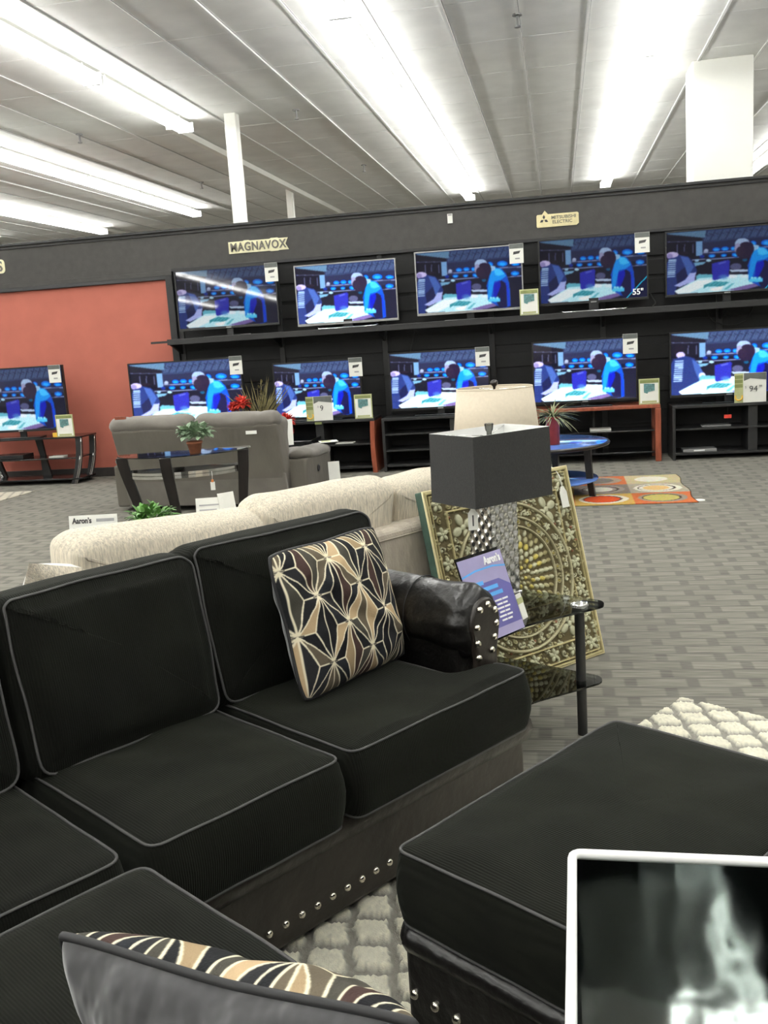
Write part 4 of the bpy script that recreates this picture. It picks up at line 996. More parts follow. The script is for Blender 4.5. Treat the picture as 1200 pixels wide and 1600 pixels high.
# ------------------------------------------------------------------ GLASS END TABLE
et = empty('glass_end_table', LW(1.74, -0.56), RZS, 'glass-topped end table with black tube legs and chrome caps beside the rolled arm', 'table')
def tabletop(z0, z1, m_, nm_, sc=1.0, fr=0.0):
    poly = [(-0.27, -0.27+fr), (-0.05, -0.275), (0.12, -0.33), (0.26, -0.37), (0.31, -0.33), (0.28, 0.0), (0.25, 0.21), (-0.27, 0.21)]
    P_ = round_poly([(x*sc, y*sc) for x, y in poly], 0.06, 6, 0.03); m = MB(); m.prism(P_, z0, z1, m_); return m.build(nm_, et)
tabletop(0.492, 0.500, 'glass', 'glass_top')
tabletop(0.205, 0.212, 'glass_smoke', 'lower_shelf', 0.97)
for (x, y) in ((0.225, -0.285), (-0.23, 0.17), (0.205, 0.17)):
    l_ = MB().cyl((x, y), 0.018, 0, 0.482, 'black_edge', 20).build('leg', et, bevel=0.002)
    MB().lathe([(0, 0.478), (0.02, 0.478), (0.028, 0.488), (0.036, 0.5005), (0.030, 0.508), (0, 0.511)], 'chrome', (x, y), 20).build('chrome_cap', l_)
# pattern-printed sign holder on the table
def aaron_sign():
    lo = LW(1.515, -0.262, 0.5005)
    r = empty('poster_holder', lo, RZS, 'purple poster in a slanted clear holder on the glass end table', 'sign')
    W_, H_, tl = 0.23, 0.285, radians(20); Mx = RX(-tl)
    m = MB(); m.T = Mx; m.box(-W_/2, W_/2, -0.0015, 0.0015, 0.004, H_+0.006, 'acrylic'); m.T = None
    m.box(-W_/2, W_/2, 0.0, 0.11, 0.0, 0.003, 'acrylic'); m.build('clear_holder', r)
    m = MB(); m.T = Mx; m.box(-W_/2+.004, W_/2-.004, -0.0021, -0.0016, 0.035, H_-0.004, 'purple'); m.build('poster', r)
    m = MB(); m.T = Mx; m.box(-W_/2+.004, W_/2-.004, -0.0021, -0.0016, 0.006, 0.035, 'lilac'); m.build('footer_print', r); m = MB(); m.T = Mx
    m.prismY([(-W_/2+.004, 0.19), (0.06, 0.19), (W_/2-.004, 0.16), (W_/2-.004, H_-.004), (-W_/2+.004, H_-.004)], -0.0026, -0.0021, 'lilac'); m.build('lilac_print', r)
    m = MB(); m.T = Mx
    a = [(-W_/2+.005, 0.222), (-0.04, 0.232), (0.05, 0.232), (W_/2-.005, 0.222)]
    m.prismY(a+[(x, z+0.006) for x, z in a[::-1]], -0.0036, -0.0026, 'skyblue')
    for (x0, x1, z) in ((-0.075, -0.02, 0.185), (-0.075, 0.045, 0.162), (-0.075, 0.06, 0.140)): m.box(x0, x1, -0.0036, -0.0026, z, z+0.013, 'skyblue')
    m.build('blue_print', r)
    text_mesh('heading', 'Aaron\u2019s', 0.036, 'white_print', r, Mx @ T(0.055, -0.0036, 0.257) @ FRONT, 0.001, 0.0015, width=0.085)
    for k, (tx, x) in enumerate((('ownership', 0.055), ('plans', 0.05), ('no credit', 0.055), ('needed', 0.055), ('return', 0.065), ('anytime', 0.065))):
        if k in (0, 1, 2, 3, 4, 5):
            m = MB(); m.T = Mx; z = 0.118-k*0.0135; wds = ((-0.005, 0.03), (0.034, 0.062)) if k % 2 == 0 else ((0.002, 0.028), (0.032, 0.055))
            for a0, a1 in wds: m.box(a0+0.012, a1+0.012, -0.0036, -0.0021, z, z+0.006, 'white_print')
            m.build('text_line', r)
aaron_sign()
r = empty('leaflet_stack', LW(1.72, -0.33, 0.5005), RZS+radians(10), 'small cream leaflets beside the purple poster on the glass table', 'leaflet')
m = MB(); m.T = RX(radians(-18)); m.box(-0.02, 0.02, 0, 0.002, 0.0, 0.09, 'paper'); m.box(-0.02, 0.02, -0.0015, 0, 0.055, 0.075, 'paper_green'); m.build('card', r)

# ------------------------------------------------------------------ TABLE LAMP, rectangular black shade
SY = 0.773
lc = Vector((-0.307+0.371/2*cos(SY)-0.258/2*sin(SY), 3.334+0.371/2*sin(SY)+0.258/2*cos(SY), 0.5005))
lp = empty('table_lamp', lc, SY, 'table lamp with rectangular black shade and woven silver block body on the glass table', 'lamp')
def woven_face(w, h, cell, amp, mname, alt, nm_):
    nx = int(w/0.004)+1; nz = int(h/0.004)+1
    X_, Z_ = np.meshgrid(np.linspace(-w/2, w/2, nx), np.linspace(0, h, nz)); i = np.floor((X_+w/2)/cell[0]); j = np.floor(Z_/cell[1])
    fx = ((X_+w/2)/cell[0]) % 1; fz = (Z_/cell[1]) % 1; par = ((i+j) % 2)
    y = -amp*np.where(par > 0, np.sin(pi*fx)*np.abs(np.sin(pi*fz))**0.5, -0.6*np.sin(pi*fz))
    me = grid_mesh(nm_, nx, nz, np.stack([X_, y, Z_], -1), np.zeros((nz, nx, 3))); me.materials.append(M[mname]); return me
bw, bdp, bh, bz = 0.128, 0.128, 0.375, 0.012
core = MB(); core.box(-bw/2+0.004, bw/2-0.004, -bdp/2+0.004, bdp/2-0.004, 0.0, bh+0.02, 'silver'); body = core.build('body', lp, bevel=0.003)
for k, (a, w_) in enumerate(((0, bw), (-90, bdp), (180, bw), (90, bdp))):
    d = (bdp if k % 2 == 0 else bw)/2
    mtx = RZ(radians(a)) @ T(0, -d, 0.012)
    link('woven_face', woven_face(w_, bh, (0.021, 0.025), 0.005, 'silver', True, 'woven_face'), body, None, mtx)
MB().box(-0.07, 0.07, -0.07, 0.07, 0, 0.014, 'chrome').build('foot_plate', lp, bevel=0.003)
MB().box(-0.072, 0.072, -0.072, 0.072, bh+0.006, bh+0.02, 'chrome').build('top_cap', lp, bevel=0.003)
m = MB(); m.cyl((0, 0), 0.012, bh+0.02, 0.50, 'chrome', 14); m.lathe([(0.0, 0.44), (0.018, 0.44), (0.02, 0.50), (0, 0.51)], 'chrome'); m.build('socket', lp)
zb_, zt_ = 0.872-0.5, 0.872+0.256-0.5; a, b = 0.371, 0.258; th = 0.003
def shade_shell(o_, m_in, m_out):
    m = MB()
    def ringp(k, z, ins): s_ = 1 if k == 0 else 0.985; return [(sx*(a/2*s_-ins), sy*(b/2*s_-ins), z) for sx, sy in ((-1, -1), (1, -1), (1, 1), (-1, 1))]
    o0, o1, i0, i1 = ringp(0, zb_, 0), ringp(1, zt_, 0), ringp(0, zb_, th), ringp(1, zt_, th)
    m.add(o0+o1, [(i, (i+1) % 4, 4+(i+1) % 4, 4+i) for i in range(4)], m_out)
    m.add(i0+i1, [((i+1) % 4, i, 4+i, 4+(i+1) % 4) for i in range(4)], m_in)
    m.add(o1+i1, [(i, (i+1) % 4, 4+(i+1) % 4, 4+i) for i in range(4)], m_in); m.add(o0+i0, [((i+1) % 4, i, 4+i, 4+(i+1) % 4) for i in range(4)], m_out)
    return m.build('lamp_shade', lp, fix=False)
shd = shade_shell(None, 'shade_white', 'black_shade')
m = MB()
for sx in (-1, 1):
    for sy in (-1, 1): m.tube([(sx*0.012, sy*0.012, zt_-0.02), (sx*(a/2*.98-0.004), sy*(b/2*.98-0.004), zt_-0.006)], 0.0018, 'chrome', n=6)
m.build('shade_spider', lp)
MB().lathe([(0, zt_-0.03), (0.010, zt_-0.03), (0.010, zt_-0.005), (0.014, zt_), (0.017, zt_+0.022), (0.016, zt_+0.025), (0, zt_+0.025)], 'glass_smoke').build('finial', lp)
tg = empty('price_tag', lc+Vector((-0.075, -0.125, 0.36)), radians(18), 'white arrow-shaped tag hanging below the black lampshade', 'tag')
tg.location = (-0.325, 3.40, 0.785)
m = MB(); m.prismY([(-0.018, 0), (0.018, 0), (0.018, 0.062), (0, 0.085), (-0.018, 0.062)], -0.0008, 0.0008, 'paper'); m.build('card', tg)
MB().box(-0.0025, 0.0025, -0.0014, -0.0008, 0.015, 0.055, 'ink').build('printed_bar', tg)
MB().tube([(0, 0, 0.075), (0.005, 0.02, 0.11), (0.02, 0.05, 0.125)], 0.0012, 'paper', n=5).build('string', tg)

# ------------------------------------------------------------------ CARVED PANEL
def carved_panel():
    W_, H_ = 0.837, 0.873; NX, NY = 420, 438
    X, Y = np.meshgrid(np.linspace(0, W_, NX), np.linspace(0, H_, NY)); sx = W_/(NX-1); sy = H_/(NY-1)
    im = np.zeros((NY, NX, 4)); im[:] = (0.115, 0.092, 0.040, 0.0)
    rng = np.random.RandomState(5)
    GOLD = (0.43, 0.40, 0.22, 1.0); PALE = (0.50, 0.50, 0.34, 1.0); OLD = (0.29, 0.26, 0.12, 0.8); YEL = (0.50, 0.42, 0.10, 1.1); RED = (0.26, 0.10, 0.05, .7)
    def win(x0, y0, x1, y1, pad):
        return max(0, int((min(x0, x1)-pad)/sx)), min(NX, int((max(x0, x1)+pad)/sx)+2), max(0, int((min(y0, y1)-pad)/sy)), min(NY, int((max(y0, y1)+pad)/sy)+2)
    def S_(x0, y0, x1, y1, w, c):
        a, b, c0, d = win(x0, y0, x1, y1, w)
        if b > a and d > c0:
            sub = im[c0:d, a:b]; seg(sub, X[c0:d, a:b], Y[c0:d, a:b], x0, y0, x1, y1, w, c)
    def El(cx, cy, rx, ry, c, rot=0.0):
        R_ = max(rx, ry); a, b, c0, d = win(cx, cy, cx, cy, R_)
        if b > a and d > c0:
            dx = X[c0:d, a:b]-cx; dy = Y[c0:d, a:b]-cy; p = dx*cos(rot)+dy*sin(rot); q = -dx*sin(rot)+dy*cos(rot); r2 = (p/rx)**2+(q/ry)**2
            k = r2 < 1; sub = im[c0:d, a:b]; h = c[3]*np.sqrt(np.clip(1-r2, 0, 1))*0.6+c[3]*0.4
            sub[k, :3] = c[:3]; sub[k, 3] = h[k]
    def ring(cx, cy, r, w, c, a0=0, a1=360):
        n = max(8, int(abs(a1-a0)/360*2*pi*r/0.008)); P_ = [(cx+r*cos(radians(a0+(a1-a0)*i/n)), cy+r*sin(radians(a0+(a1-a0)*i/n))) for i in range(n+1)]
        for i in range(n): S_(*P_[i], *P_[i+1], w, c)
    def spiral(cx, cy, r, ph, sg, w, c):
        P_ = [(cx+r*(1-t/13)*cos(ph+sg*t*0.48), cy+r*(1-t/13)*sin(ph+sg*t*0.48)) for t in range(13)]
        for i in range(12): S_(*P_[i], *P_[i+1], w, c)
        El(P_[-1][0], P_[-1][1], w*1.1, w*1.1, c)
        x, y = P_[0]; El(x+sg*0.3*r*cos(ph+1.5), y+sg*.3*r*sin(ph+1.5), r*0.45, r*0.2, c, ph+1.2)
    def flower(cx, cy, r, n, c):
        for k in range(n):
            a = 2*pi*k/n+0.4; El(cx+r*0.62*cos(a), cy+r*0.62*sin(a), r*0.42, r*0.30, c, a)
        El(cx, cy, r*0.22, r*0.22, c)
    cx, cy = W_/2, H_/2
    # scroll filling between rings and in the corners
    pts = []
    for _ in range(4200):
        x, y = rng.uniform(0.02, W_-0.02), rng.uniform(0.02, H_-0.02); r_ = hypot(x-cx, y-cy)
        if r_ < 0.245: continue
        if any((x-a)**2+(y-b)**2 < 0.030**2 for a, b in pts): continue
        pts.append((x, y))
    for x, y in pts:
        q = rng.rand(); c = GOLD if q < .5 else (PALE if q < .8 else OLD)
        if rng.rand() < 0.16: flower(x, y, 0.019, 5, PALE)
        else: spiral(x, y, rng.uniform(0.013, 0.019), rng.uniform(0, 6.3), rng.choice([-1, 1]), 0.0052, c)
        if rng.rand() < .12: El(x+0.016, y-0.014, 0.006, 0.006, RED)
    # border rails and corners
    for ins, w in ((0.008, 0.012), (0.024, 0.005), (0.098, 0.008)):
        for a in ((ins, ins, W_-ins, ins), (W_-ins, ins, W_-ins, H_-ins), (W_-ins, H_-ins, ins, H_-ins), (ins, H_-ins, ins, ins)): S_(*a, w, (0.46, 0.40, 0.20, 1.2))
    for x_ in np.arange(0.061, W_-0.05, 0.119):
        for y_ in (0.061, H_-0.061): fill_c = El(x_, y_, 0.030, 0.030, (0.115, 0.092, 0.040, 0.0)); flower(x_, y_, 0.030, 5, PALE)
    for y_ in np.arange(0.061+0.125, H_-0.1, 0.125):
        for x_ in (0.061, W_-0.061): El(x_, y_, 0.030, 0.030, (0.115, 0.092, 0.040, 0.0)); flower(x_, y_, 0.030, 5, PALE)
    for sx_ in (-1, 1):
        for sy_ in (-1, 1):
            x_, y_ = cx+sx_*(W_/2-0.175), cy+sy_*(H_/2-0.175); El(x_, y_, 0.062, 0.062, (0.115, 0.092, 0.040, 0.0)); flower(x_, y_, 0.060, 4, PALE)
    RR = 0.322
    for r_, w in ((RR, 0.012), (0.262, 0.010), (0.222, 0.009)): ring(cx, cy, r_, w+0.006, (0.115, 0.092, 0.040, 0.0)); ring(cx, cy, r_, w, (0.45, 0.42, 0.26, 1.3))
    for k in range(24):
        a = 2*pi*k/24; x_, y_ = cx+0.242*cos(a), cy+0.242*sin(a); El(x_, y_, 0.013, 0.013, (0.115, .092, .04, 0)); ring(x_, y_, 0.010, 0.004, GOLD); El(x_, y_, 0.004, 0.004, YEL)
    for k in range(28):
        a = 2*pi*k/28; spiral(cx+0.292*cos(a), cy+0.292*sin(a), 0.016, a+1, 1 if k % 2 else -1, 0.0055, PALE)
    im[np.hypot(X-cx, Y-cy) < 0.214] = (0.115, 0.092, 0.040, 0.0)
    for r_, n, l, w, c in ((0.198, 34, 0.015, 0.009, OLD), (0.170, 30, 0.016, 0.010, GOLD), (0.141, 26, 0.016, 0.0105, YEL), (0.113, 22, 0.014, 0.0095, PALE), (0.088, 18, 0.012, 0.0085, YEL), (0.065, 15, 0.010, 0.008, OLD), (0.044, 11, 0.009, 0.007, YEL), (0.025, 7, 0.007, 0.006, GOLD), (0.0, 1, 0.010, 0.010, YEL)):
        for k in range(n):
            a = 2*pi*(k+0.5*(n % 2))/n; El(cx+r_*cos(a), cy+r_*sin(a), l, w, c if (k % 3) else PALE, a)
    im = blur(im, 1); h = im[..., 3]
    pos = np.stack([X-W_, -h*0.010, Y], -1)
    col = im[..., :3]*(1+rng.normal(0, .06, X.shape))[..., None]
    yaw = 0.8006; t = 1.33534
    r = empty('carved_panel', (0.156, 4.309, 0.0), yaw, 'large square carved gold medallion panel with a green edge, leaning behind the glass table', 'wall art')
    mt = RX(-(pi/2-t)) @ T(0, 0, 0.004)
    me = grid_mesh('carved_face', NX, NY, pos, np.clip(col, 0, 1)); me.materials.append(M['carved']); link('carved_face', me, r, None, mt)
    m = MB(); m.T = mt; m.box(-W_-0.002, 0.002, 0.0015, 0.048, -0.002, H_+0.002, 'frame_green'); m.build('frame_edge', r, bevel=0.003)
    m = MB(); m.T = mt; m.tube([(-W_, -0.004, 0), (0, -0.004, 0), (0, -0.004, H_), (-W_, -0.004, H_)], 0.0055, 'gold_plate', n=8, closed=True); m.build('raised_edge', r)
    tg = empty('price_tag', (0.02, 4.33, 0.70), yaw, 'white tag hanging on the upper right corner of the carved panel', 'tag')
    P_ = Matrix.Translation((0.156, 4.309, 0)) @ RZ(yaw) @ mt
    q = P_ @ Vector((-0.065, -0.020, H_-0.02)); tg.location = q
    tg.rotation_euler = (-(pi/2-t), 0, yaw)
    m = MB(); m.prismY([(-0.022, -0.165), (0.022, -0.165), (0.022, -0.095), (0.008, -0.068), (-0.008, -0.068), (-0.022, -0.095)], -0.001, 0.001, 'paper'); m.build('card', tg)
    MB().tube([(0, 0, -0.075), (0.002, 0.004, -0.02), (-0.01, 0.012, 0.012), (-0.012, 0.030, 0.028)], 0.0022, 'white_cloth', n=6).build('string', tg)
carved_panel()
# ------------------------------------------------------------------ leaves
def leaf(mb, p, d, up, L_, W_, m, bend=0.3, n=4):
    p = Vector(p); d = Vector(d).normalized(); s_ = d.cross(Vector(up)); s_ = s_.normalized() if s_.length > 1e-4 else Vector((1, 0, 0)); nrm = s_.cross(d)
    vs = []
    for i in range(n+1):
        t = i/n; c = p+d*(L_*t)-nrm*(bend*L_*t*t); w = W_*sin(pi*min(1, t*0.93+0.07))*0.5
        vs += [c-s_*w+nrm*w*0.35, c, c+s_*w+nrm*w*0.35]
    fs = []
    for i in range(n):
        a = i*3; fs += [(a, a+1, a+4, a+3), (a+1, a+2, a+5, a+4)]
    mb.add([v[:] for v in vs], fs, m, True)
def bush(mb, c, rx, rz, n, L_, W_, m, seed):
    rng = random.Random(seed)
    for _ in range(n):
        a = rng.uniform(0, 2*pi); e = rng.uniform(-0.25, 1.0); q = rng.uniform(0.35, 1.0)
        d = Vector((cos(a)*sqrt(max(0, 1-e*e)), sin(a)*sqrt(max(0, 1-e*e)), e))
        p = Vector(c)+Vector((d.x*rx*q, d.y*rx*q, d.z*rz*q)); dd = (d+Vector((rng.uniform(-.6, .6), rng.uniform(-.6, .6), rng.uniform(-.3, .6))))
        leaf(mb, p, dd, (0, 0, 1), L_*rng.uniform(.7, 1.2), W_*rng.uniform(.8, 1.2), m, 0.35)
        if rng.random() < 0.25: mb.tube([Vector(c)+Vector((0, 0, -rz*0.3)), p], 0.0015, m, n=4)
def pot(r, rad, h, m, name='pot'):
    MB().lathe([(0, 0), (rad*0.72, 0), (rad*0.95, h*0.82), (rad*1.05, h*0.82), (rad*1.05, h), (rad*0.9, h), (rad*0.88, h*0.85), (0, h*0.85)], m, n=20).build(name, r)

# ------------------------------------------------------------------ GREY RECLINING LOVESEAT
ls = empty('reclining_loveseat', (-3.24, 8.18, 0), radians(-1.5), 'grey two-seat reclining loveseat seen from behind, with padded top rolls', 'sofa')
# back: leans towards the camera at the top
m = MB(); m.hexa([(-0.80, 0.18, 0.05), (0.78, 0.18, 0.05), (0.78, 0.42, 0.05), (-0.80, 0.42, 0.05)], [(-0.80, -0.06, 0.80), (0.78, -0.06, 0.80), (0.78, 0.14, 0.80), (-0.80, 0.14, 0.80)], 'grey_panel')
m.build('back_panel', ls, bevel=0.03, seg=4)
m = MB(); m.hexa([(-0.80, 0.165, 0.05), (0.78, 0.165, 0.05), (0.78, 0.42, 0.05), (-0.80, 0.42, 0.05)], [(-0.80, 0.09, 0.34), (0.78, 0.09, 0.34), (0.78, 0.30, 0.34), (-0.80, 0.30, 0.34)], 'grey_suede'); m.build('lower_valance', ls, bevel=0.01)
def roll(u0, u1, seed, nm_='head_roll'):
    mb = MB(); K = 22; n = 20; vs = []; fs = []
    for i in range(K+1):
        t = i/K; x = u0+(u1-u0)*t; e = min(1, sin(pi*min(t, 1-t)/0.16)) if min(t, 1-t) < 0.08 else 1; e = 0.45+0.55*e
        e *= 1-0.10*math.exp(-((t-0.22)/0.025)**2)-0.10*math.exp(-((t-0.78)/0.025)**2)
        for j in range(n):
            a = 2*pi*j/n; w_ = 0.010*noise.noise(Vector((x*5, cos(a)*1.5, sin(a)*1.5+seed)))
            vs.append((x, 0.055+(0.125*e+w_)*cos(a), 0.830+(0.082*e+w_)*sin(a)))
    for i in range(K):
        for j in range(n): fs.append((i*n+j, i*n+(j+1) % n, (i+1)*n+(j+1) % n, (i+1)*n+j))
    fs.append(tuple(range(n))[::-1]); fs.append(tuple(K*n+j for j in range(n))); mb.add(vs, fs, 'grey_suede', True); return mb.build(nm_, ls)
roll(-0.835, -0.02, 1); roll(0.00, 0.795, 2)
for u0 in (-0.80, -0.005):
    poly = [(0, 0), (0.78, 0), (0.78, 0.42), (0, 0.42)]
    cushion('back_cushion', poly, 0, 0.16, 'grey_suede', ls, 0.05, 0.06, 0.06, int(u0*10)+55, 0.01, matrix=T(u0, 0.28, 0.40) @ RX(radians(80)) @ T(0, 0, -0.02), pipe=None)
    cushion('seat_cushion', [(u0, 0.35), (u0+0.78, 0.35), (u0+0.78, 0.98), (u0, 0.98)], 0.26, 0.46, 'grey_suede', ls, 0.03, 0.05, 0.06, int(u0*10)+60, 0.01, pipe=None)
for k, u0 in enumerate((-0.98, 0.745)):
    mb = MB(); mb.prism(arc_poly(0.19, 0.86, 0.03, 4, u0+0.10, 0.68), 0.04, 0.44, 'grey_panel'); sd = mb.build('arm_side', ls, bevel=0.02)
    mb = MB(); K = 20; n = 16; vs = []; fs = []
    for i in range(K+1):
        t = i/K; y = 0.25+0.90*t; e = min(1, 0.5+4*min(t, 1-t))
        for j in range(n):
            a = 2*pi*j/n; vs.append((u0+0.10+(0.125*e)*cos(a), y, 0.475-0.05*t+(0.062*e)*sin(a)+0.01*noise.noise(Vector((y*5, a, k)))))
    for i in range(K):
        for j in range(n): fs.append((i*n+j, i*n+(j+1) % n, (i+1)*n+(j+1) % n, (i+1)*n+j))
    fs.append(tuple(range(n))[::-1]); fs.append(tuple(K*n+j for j in range(n))); mb.add(vs, fs, 'grey_suede', True); mb.build('arm_pad', ls)
    if k == 1:
        mb = MB(); mb.T = T(u0+0.197, 0.62, 0.30) @ RY(radians(90)); mb.lathe([(0.022, 0), (0.032, 0.0), (0.034, 0.008), (0.030, 0.010), (0.022, 0.004), (0, 0.003)], 'darkplastic', n=18); mb.build('recliner_handle', ls)
MB().box(-0.7, 0.7, 0.42, 1.0, 0.05, 0.26, 'grey_panel').build('base', ls)
MB().box(0.50, 0.60, -0.062, -0.058, 0.715, 0.745, 'paper').build('care_label', ls)
tag(MB().box(-3.97, -3.88, 8.02, 8.06, 0.875, 0.90, 'cherry').build('swatch'), 'tiny orange-brown swatch on the left corner of the loveseat back', 'swatch')
bpy.data.objects['swatch'].location = (0.02, 0.06, 0.028)
bo = MB()
def board(name, loc, rz, w, h, label, tilt=0.0, m_='paper', lines=True, cat='sign'):
    r = empty(name, loc, rz, label, cat); b = MB(); b.T = RX(radians(tilt)); b.box(-w/2, w/2, -0.002, 0.002, 0, h, m_); b.build('card', r)
    if lines:
        b = MB(); b.T = RX(radians(tilt))
        for k in range(5): b.box(-w/2+w*0.12, w/2-w*(0.15+0.1*(k % 2)), -0.0035, -0.002, h*(0.80-0.12*k), h*(0.80-0.12*k)+h*0.035, 'inkgrey')
        b.build('text_line', r)
    return r

# ------------------------------------------------------------------ CONSOLE TABLE behind the loveseat
ct = empty('console_table', (-2.735, 6.62, 0), radians(15), 'half-round glass console table with curved dark legs and a chrome-banded shelf, behind the loveseat', 'table')
def half(a_, b_, y0, n=26): return [(a_*cos(pi+pi*i/n), y0+b_*sin(pi+pi*i/n)) for i in range(n+1)]
m = MB(); m.prism(half(0.49, 0.34, 0.10)+[(0.49, 0.14), (-0.49, 0.14)], 0.742, 0.750, 'glass'); m.build('glass_top', ct)
P_ = half(0.42, 0.28, 0.08)+[(0.42, 0.12), (-0.42, 0.12)]
m = MB(); m.prism(P_, 0.605, 0.611, 'glass_smoke'); gs = m.build('glass_shelf', ct)
m = MB(); ins = [(x*0.985, (y-0.08)*0.985+0.08) for x, y in P_]; n = len(P_)
vs = [(x, y, 0.585) for x, y in P_]+[(x, y, 0.630) for x, y in P_]+[(x, y, 0.585) for x, y in ins]+[(x, y, 0.630) for x, y in ins]; fs = []
for i in range(n):
    j = (i+1) % n; fs += [(i, j, n+j, n+i), (2*n+j, 2*n+i, 3*n+i, 3*n+j), (n+i, n+j, 3*n+j, 3*n+i), (j, i, 2*n+i, 2*n+j)]
m.add(vs, fs, 'chrome'); m.build('chrome_band', ct)
for (x, y, dx, dy) in ((-0.44, -0.02, 0.13, 0.06), (-0.10, -0.225, 0.05, 0.10), (0.44, -0.02, -0.05, 0.05)):
    m = MB(); K = 12; vs = []; fs = []
    for i in range(K+1):
        t = i/K; z = 0.742*(1-t); k = sin(pi/2*t)**1.4; cx_, cy_ = x+dx*k, y+dy*k; w = 0.034+0.006*cos(pi*t)
        vs += [(cx_-w, cy_-0.018, z), (cx_+w, cy_-0.018, z), (cx_+w, cy_+0.018, z), (cx_-w, cy_+0.018, z)]
    for i in range(K):
        for j in range(4): fs.append((i*4+j, i*4+(j+1) % 4, (i+1)*4+(j+1) % 4, (i+1)*4+j))
    fs += [(0, 1, 2, 3), (K*4+3, K*4+2, K*4+1, K*4)]; m.add(vs, fs, 'espresso'); m.build('leg', ct, bevel=0.004)
tg = empty('price_tag', (-2.47, 6.47, 0.55), radians(17), 'small pale tag on a string hanging from the chrome shelf band', 'tag')
MB().box(-0.016, 0.016, -0.001, 0.001, -0.065, -0.005, 'paper').build('card', tg); MB().box(-0.008, 0.008, -0.002, 0.002, -0.008, 0.012, 'orange_tag').build('orange_end', tg); MB().tube([(0, 0, 0.01), (0.002, 0.0, 0.04), (0.0, 0.01, 0.07)], 0.0016, 'white_cloth', n=5).build('string', tg)
pr_ = empty('potted_plant', (-2.60, 6.53, 0.7505), 0, 'small plant with round grey-green leaves in a terracotta pot on the glass console table', 'plant')
pot(pr_, 0.055, 0.085, 'terracotta'); m = MB(); bush(m, (0, 0, 0.135), 0.125, 0.065, 170, 0.05, 0.045, 'leaf_grey', 5); m.build('foliage', pr_)

# coffee table in front of the beige sofa (mostly hidden) with its plant and signs
ck = empty('coffee_table', (-2.12, 5.05, 0), radians(55), 'low dark coffee table hidden behind the beige sofa back, carrying a plant and signs', 'table')
m = MB(); m.prism(arc_poly(1.25, 0.62, 0.05), 0.41, 0.445, 'espresso_gloss'); m.build('top', ck, bevel=0.004)
for sx in (-0.56, 0.56):
    for sy in (-0.25, 0.25): MB().box(sx-0.03, sx+0.03, sy-0.03, sy+0.03, 0, 0.41, 'espresso').build('leg', ck, bevel=0.004)
pg = empty('potted_plant', (-2.30, 5.02, 0.4455), 0, 'bright green leafy plant peeking over the beige sofa back', 'plant')
pot(pg, 0.06, 0.08, 'espresso'); m = MB(); bush(m, (0, 0, 0.11), 0.125, 0.075, 150, 0.055, 0.035, 'leaf_green', 9); m.build('foliage', pg)
b1 = board('price_sheet', (-1.945, 5.00, 0.446), radians(12), 0.155, 0.225, 'white folded price sheet leaning behind the beige sofa, below the console shelf', -12)
b2 = MB(); b2.T = T(0.075, 0, 0) @ RZ(radians(35)) @ RX(radians(-12)); b2.box(0.0, 0.10, -0.002, 0.002, 0, 0.245, 'paper'); b2.build('open_flap', b1)
ah = board('name_card', (-2.735, 5.12, 0.395), radians(6), 0.285, 0.195, 'white card headed with shop lettering, left of the green plant behind the beige sofa', -10, lines=False)
ah.location = (-2.66, 5.0, 0.40)
b = MB(); b.T = RX(radians(-10))
for k in range(4): b.box(-0.12, 0.10, -0.0035, -0.002, 0.115-0.022*k, 0.123-0.022*k, 'inkgrey')
b.box(0.02, 0.125, -0.0035, -0.002, 0.155, 0.172, 'inkgrey'); b.build('text_line', ah)
text_mesh('heading', 'Aaron\u2019s', 0.045, 'ink', ah, RX(radians(-10)) @ T(-0.065, -0.003, 0.163) @ FRONT, 0.001, 0.0015, width=0.115)
sdk = empty('side_table', (-2.72, 5.06, 0), 0, 'small dark side table behind the left end of the beige sofa, under the shop card', 'table')
MB().cyl((0, 0), 0.17, 0.375, 0.3945, 'espresso', 28).build('top', sdk); MB().cyl((0, 0), 0.025, 0.02, 0.375, 'espresso', 14).build('post', sdk); MB().cyl((0, 0), 0.13, 0, 0.02, 'espresso', 28).build('foot_plate', sdk)

# flowers + stand beyond the loveseat
ft = empty('coffee_table', (-3.1, 10.0, 0), 0, 'low dark table between the loveseat and the television stands, under the red flowers', 'table')
MB().box(-0.50, 0.50, -0.22, 0.22, 0.42, 0.455, 'espresso_gloss').build('top', ft, bevel=0.004)
for sx in (-0.45, 0.45):
    for sy in (-0.18, 0.18): MB().box(sx-0.025, sx+0.025, sy-0.025, sy+0.025, 0, 0.42, 'espresso').build('leg', ft)
fl = empty('flower_arrangement', (-3.20, 9.90, 0.4555), 0, 'red flowers and tall olive grass rising above the loveseat back', 'plant')
MB().lathe([(0, 0), (0.05, 0), (0.085, 0.09), (0.06, 0.19), (0.07, 0.21), (0.055, 0.21), (0, 0.18)], 'espresso_gloss', n=24).build('vase', fl)
def flower_head(c, R_, nm_='flower_head'):
    m = MB(); rng = random.Random(int(R_*1e4)+int(c[0]*100))
    for k in range(90):
        a = rng.uniform(0, 2*pi); e = rng.uniform(-0.4, 1); q = sqrt(max(0, 1-e*e)); d = Vector((q*cos(a), q*sin(a), e))
        leaf(m, Vector(c)+d*R_*0.35, d, (0, 0, 1) if abs(d.z) < .9 else (1, 0, 0), R_*0.7, R_*0.34, 'red_petal', 0.2, 3)
    m.ball(c, R_*0.45, 'red_petal', 10); h_ = m.build(nm_, fl)
    s_ = MB(); s_.tube([(0, 0, 0.18), (c[0]*0.6, c[1]*0.6, c[2]*0.7), c], 0.004, 'leaf_olive', n=6); s_.build('stem', h_)
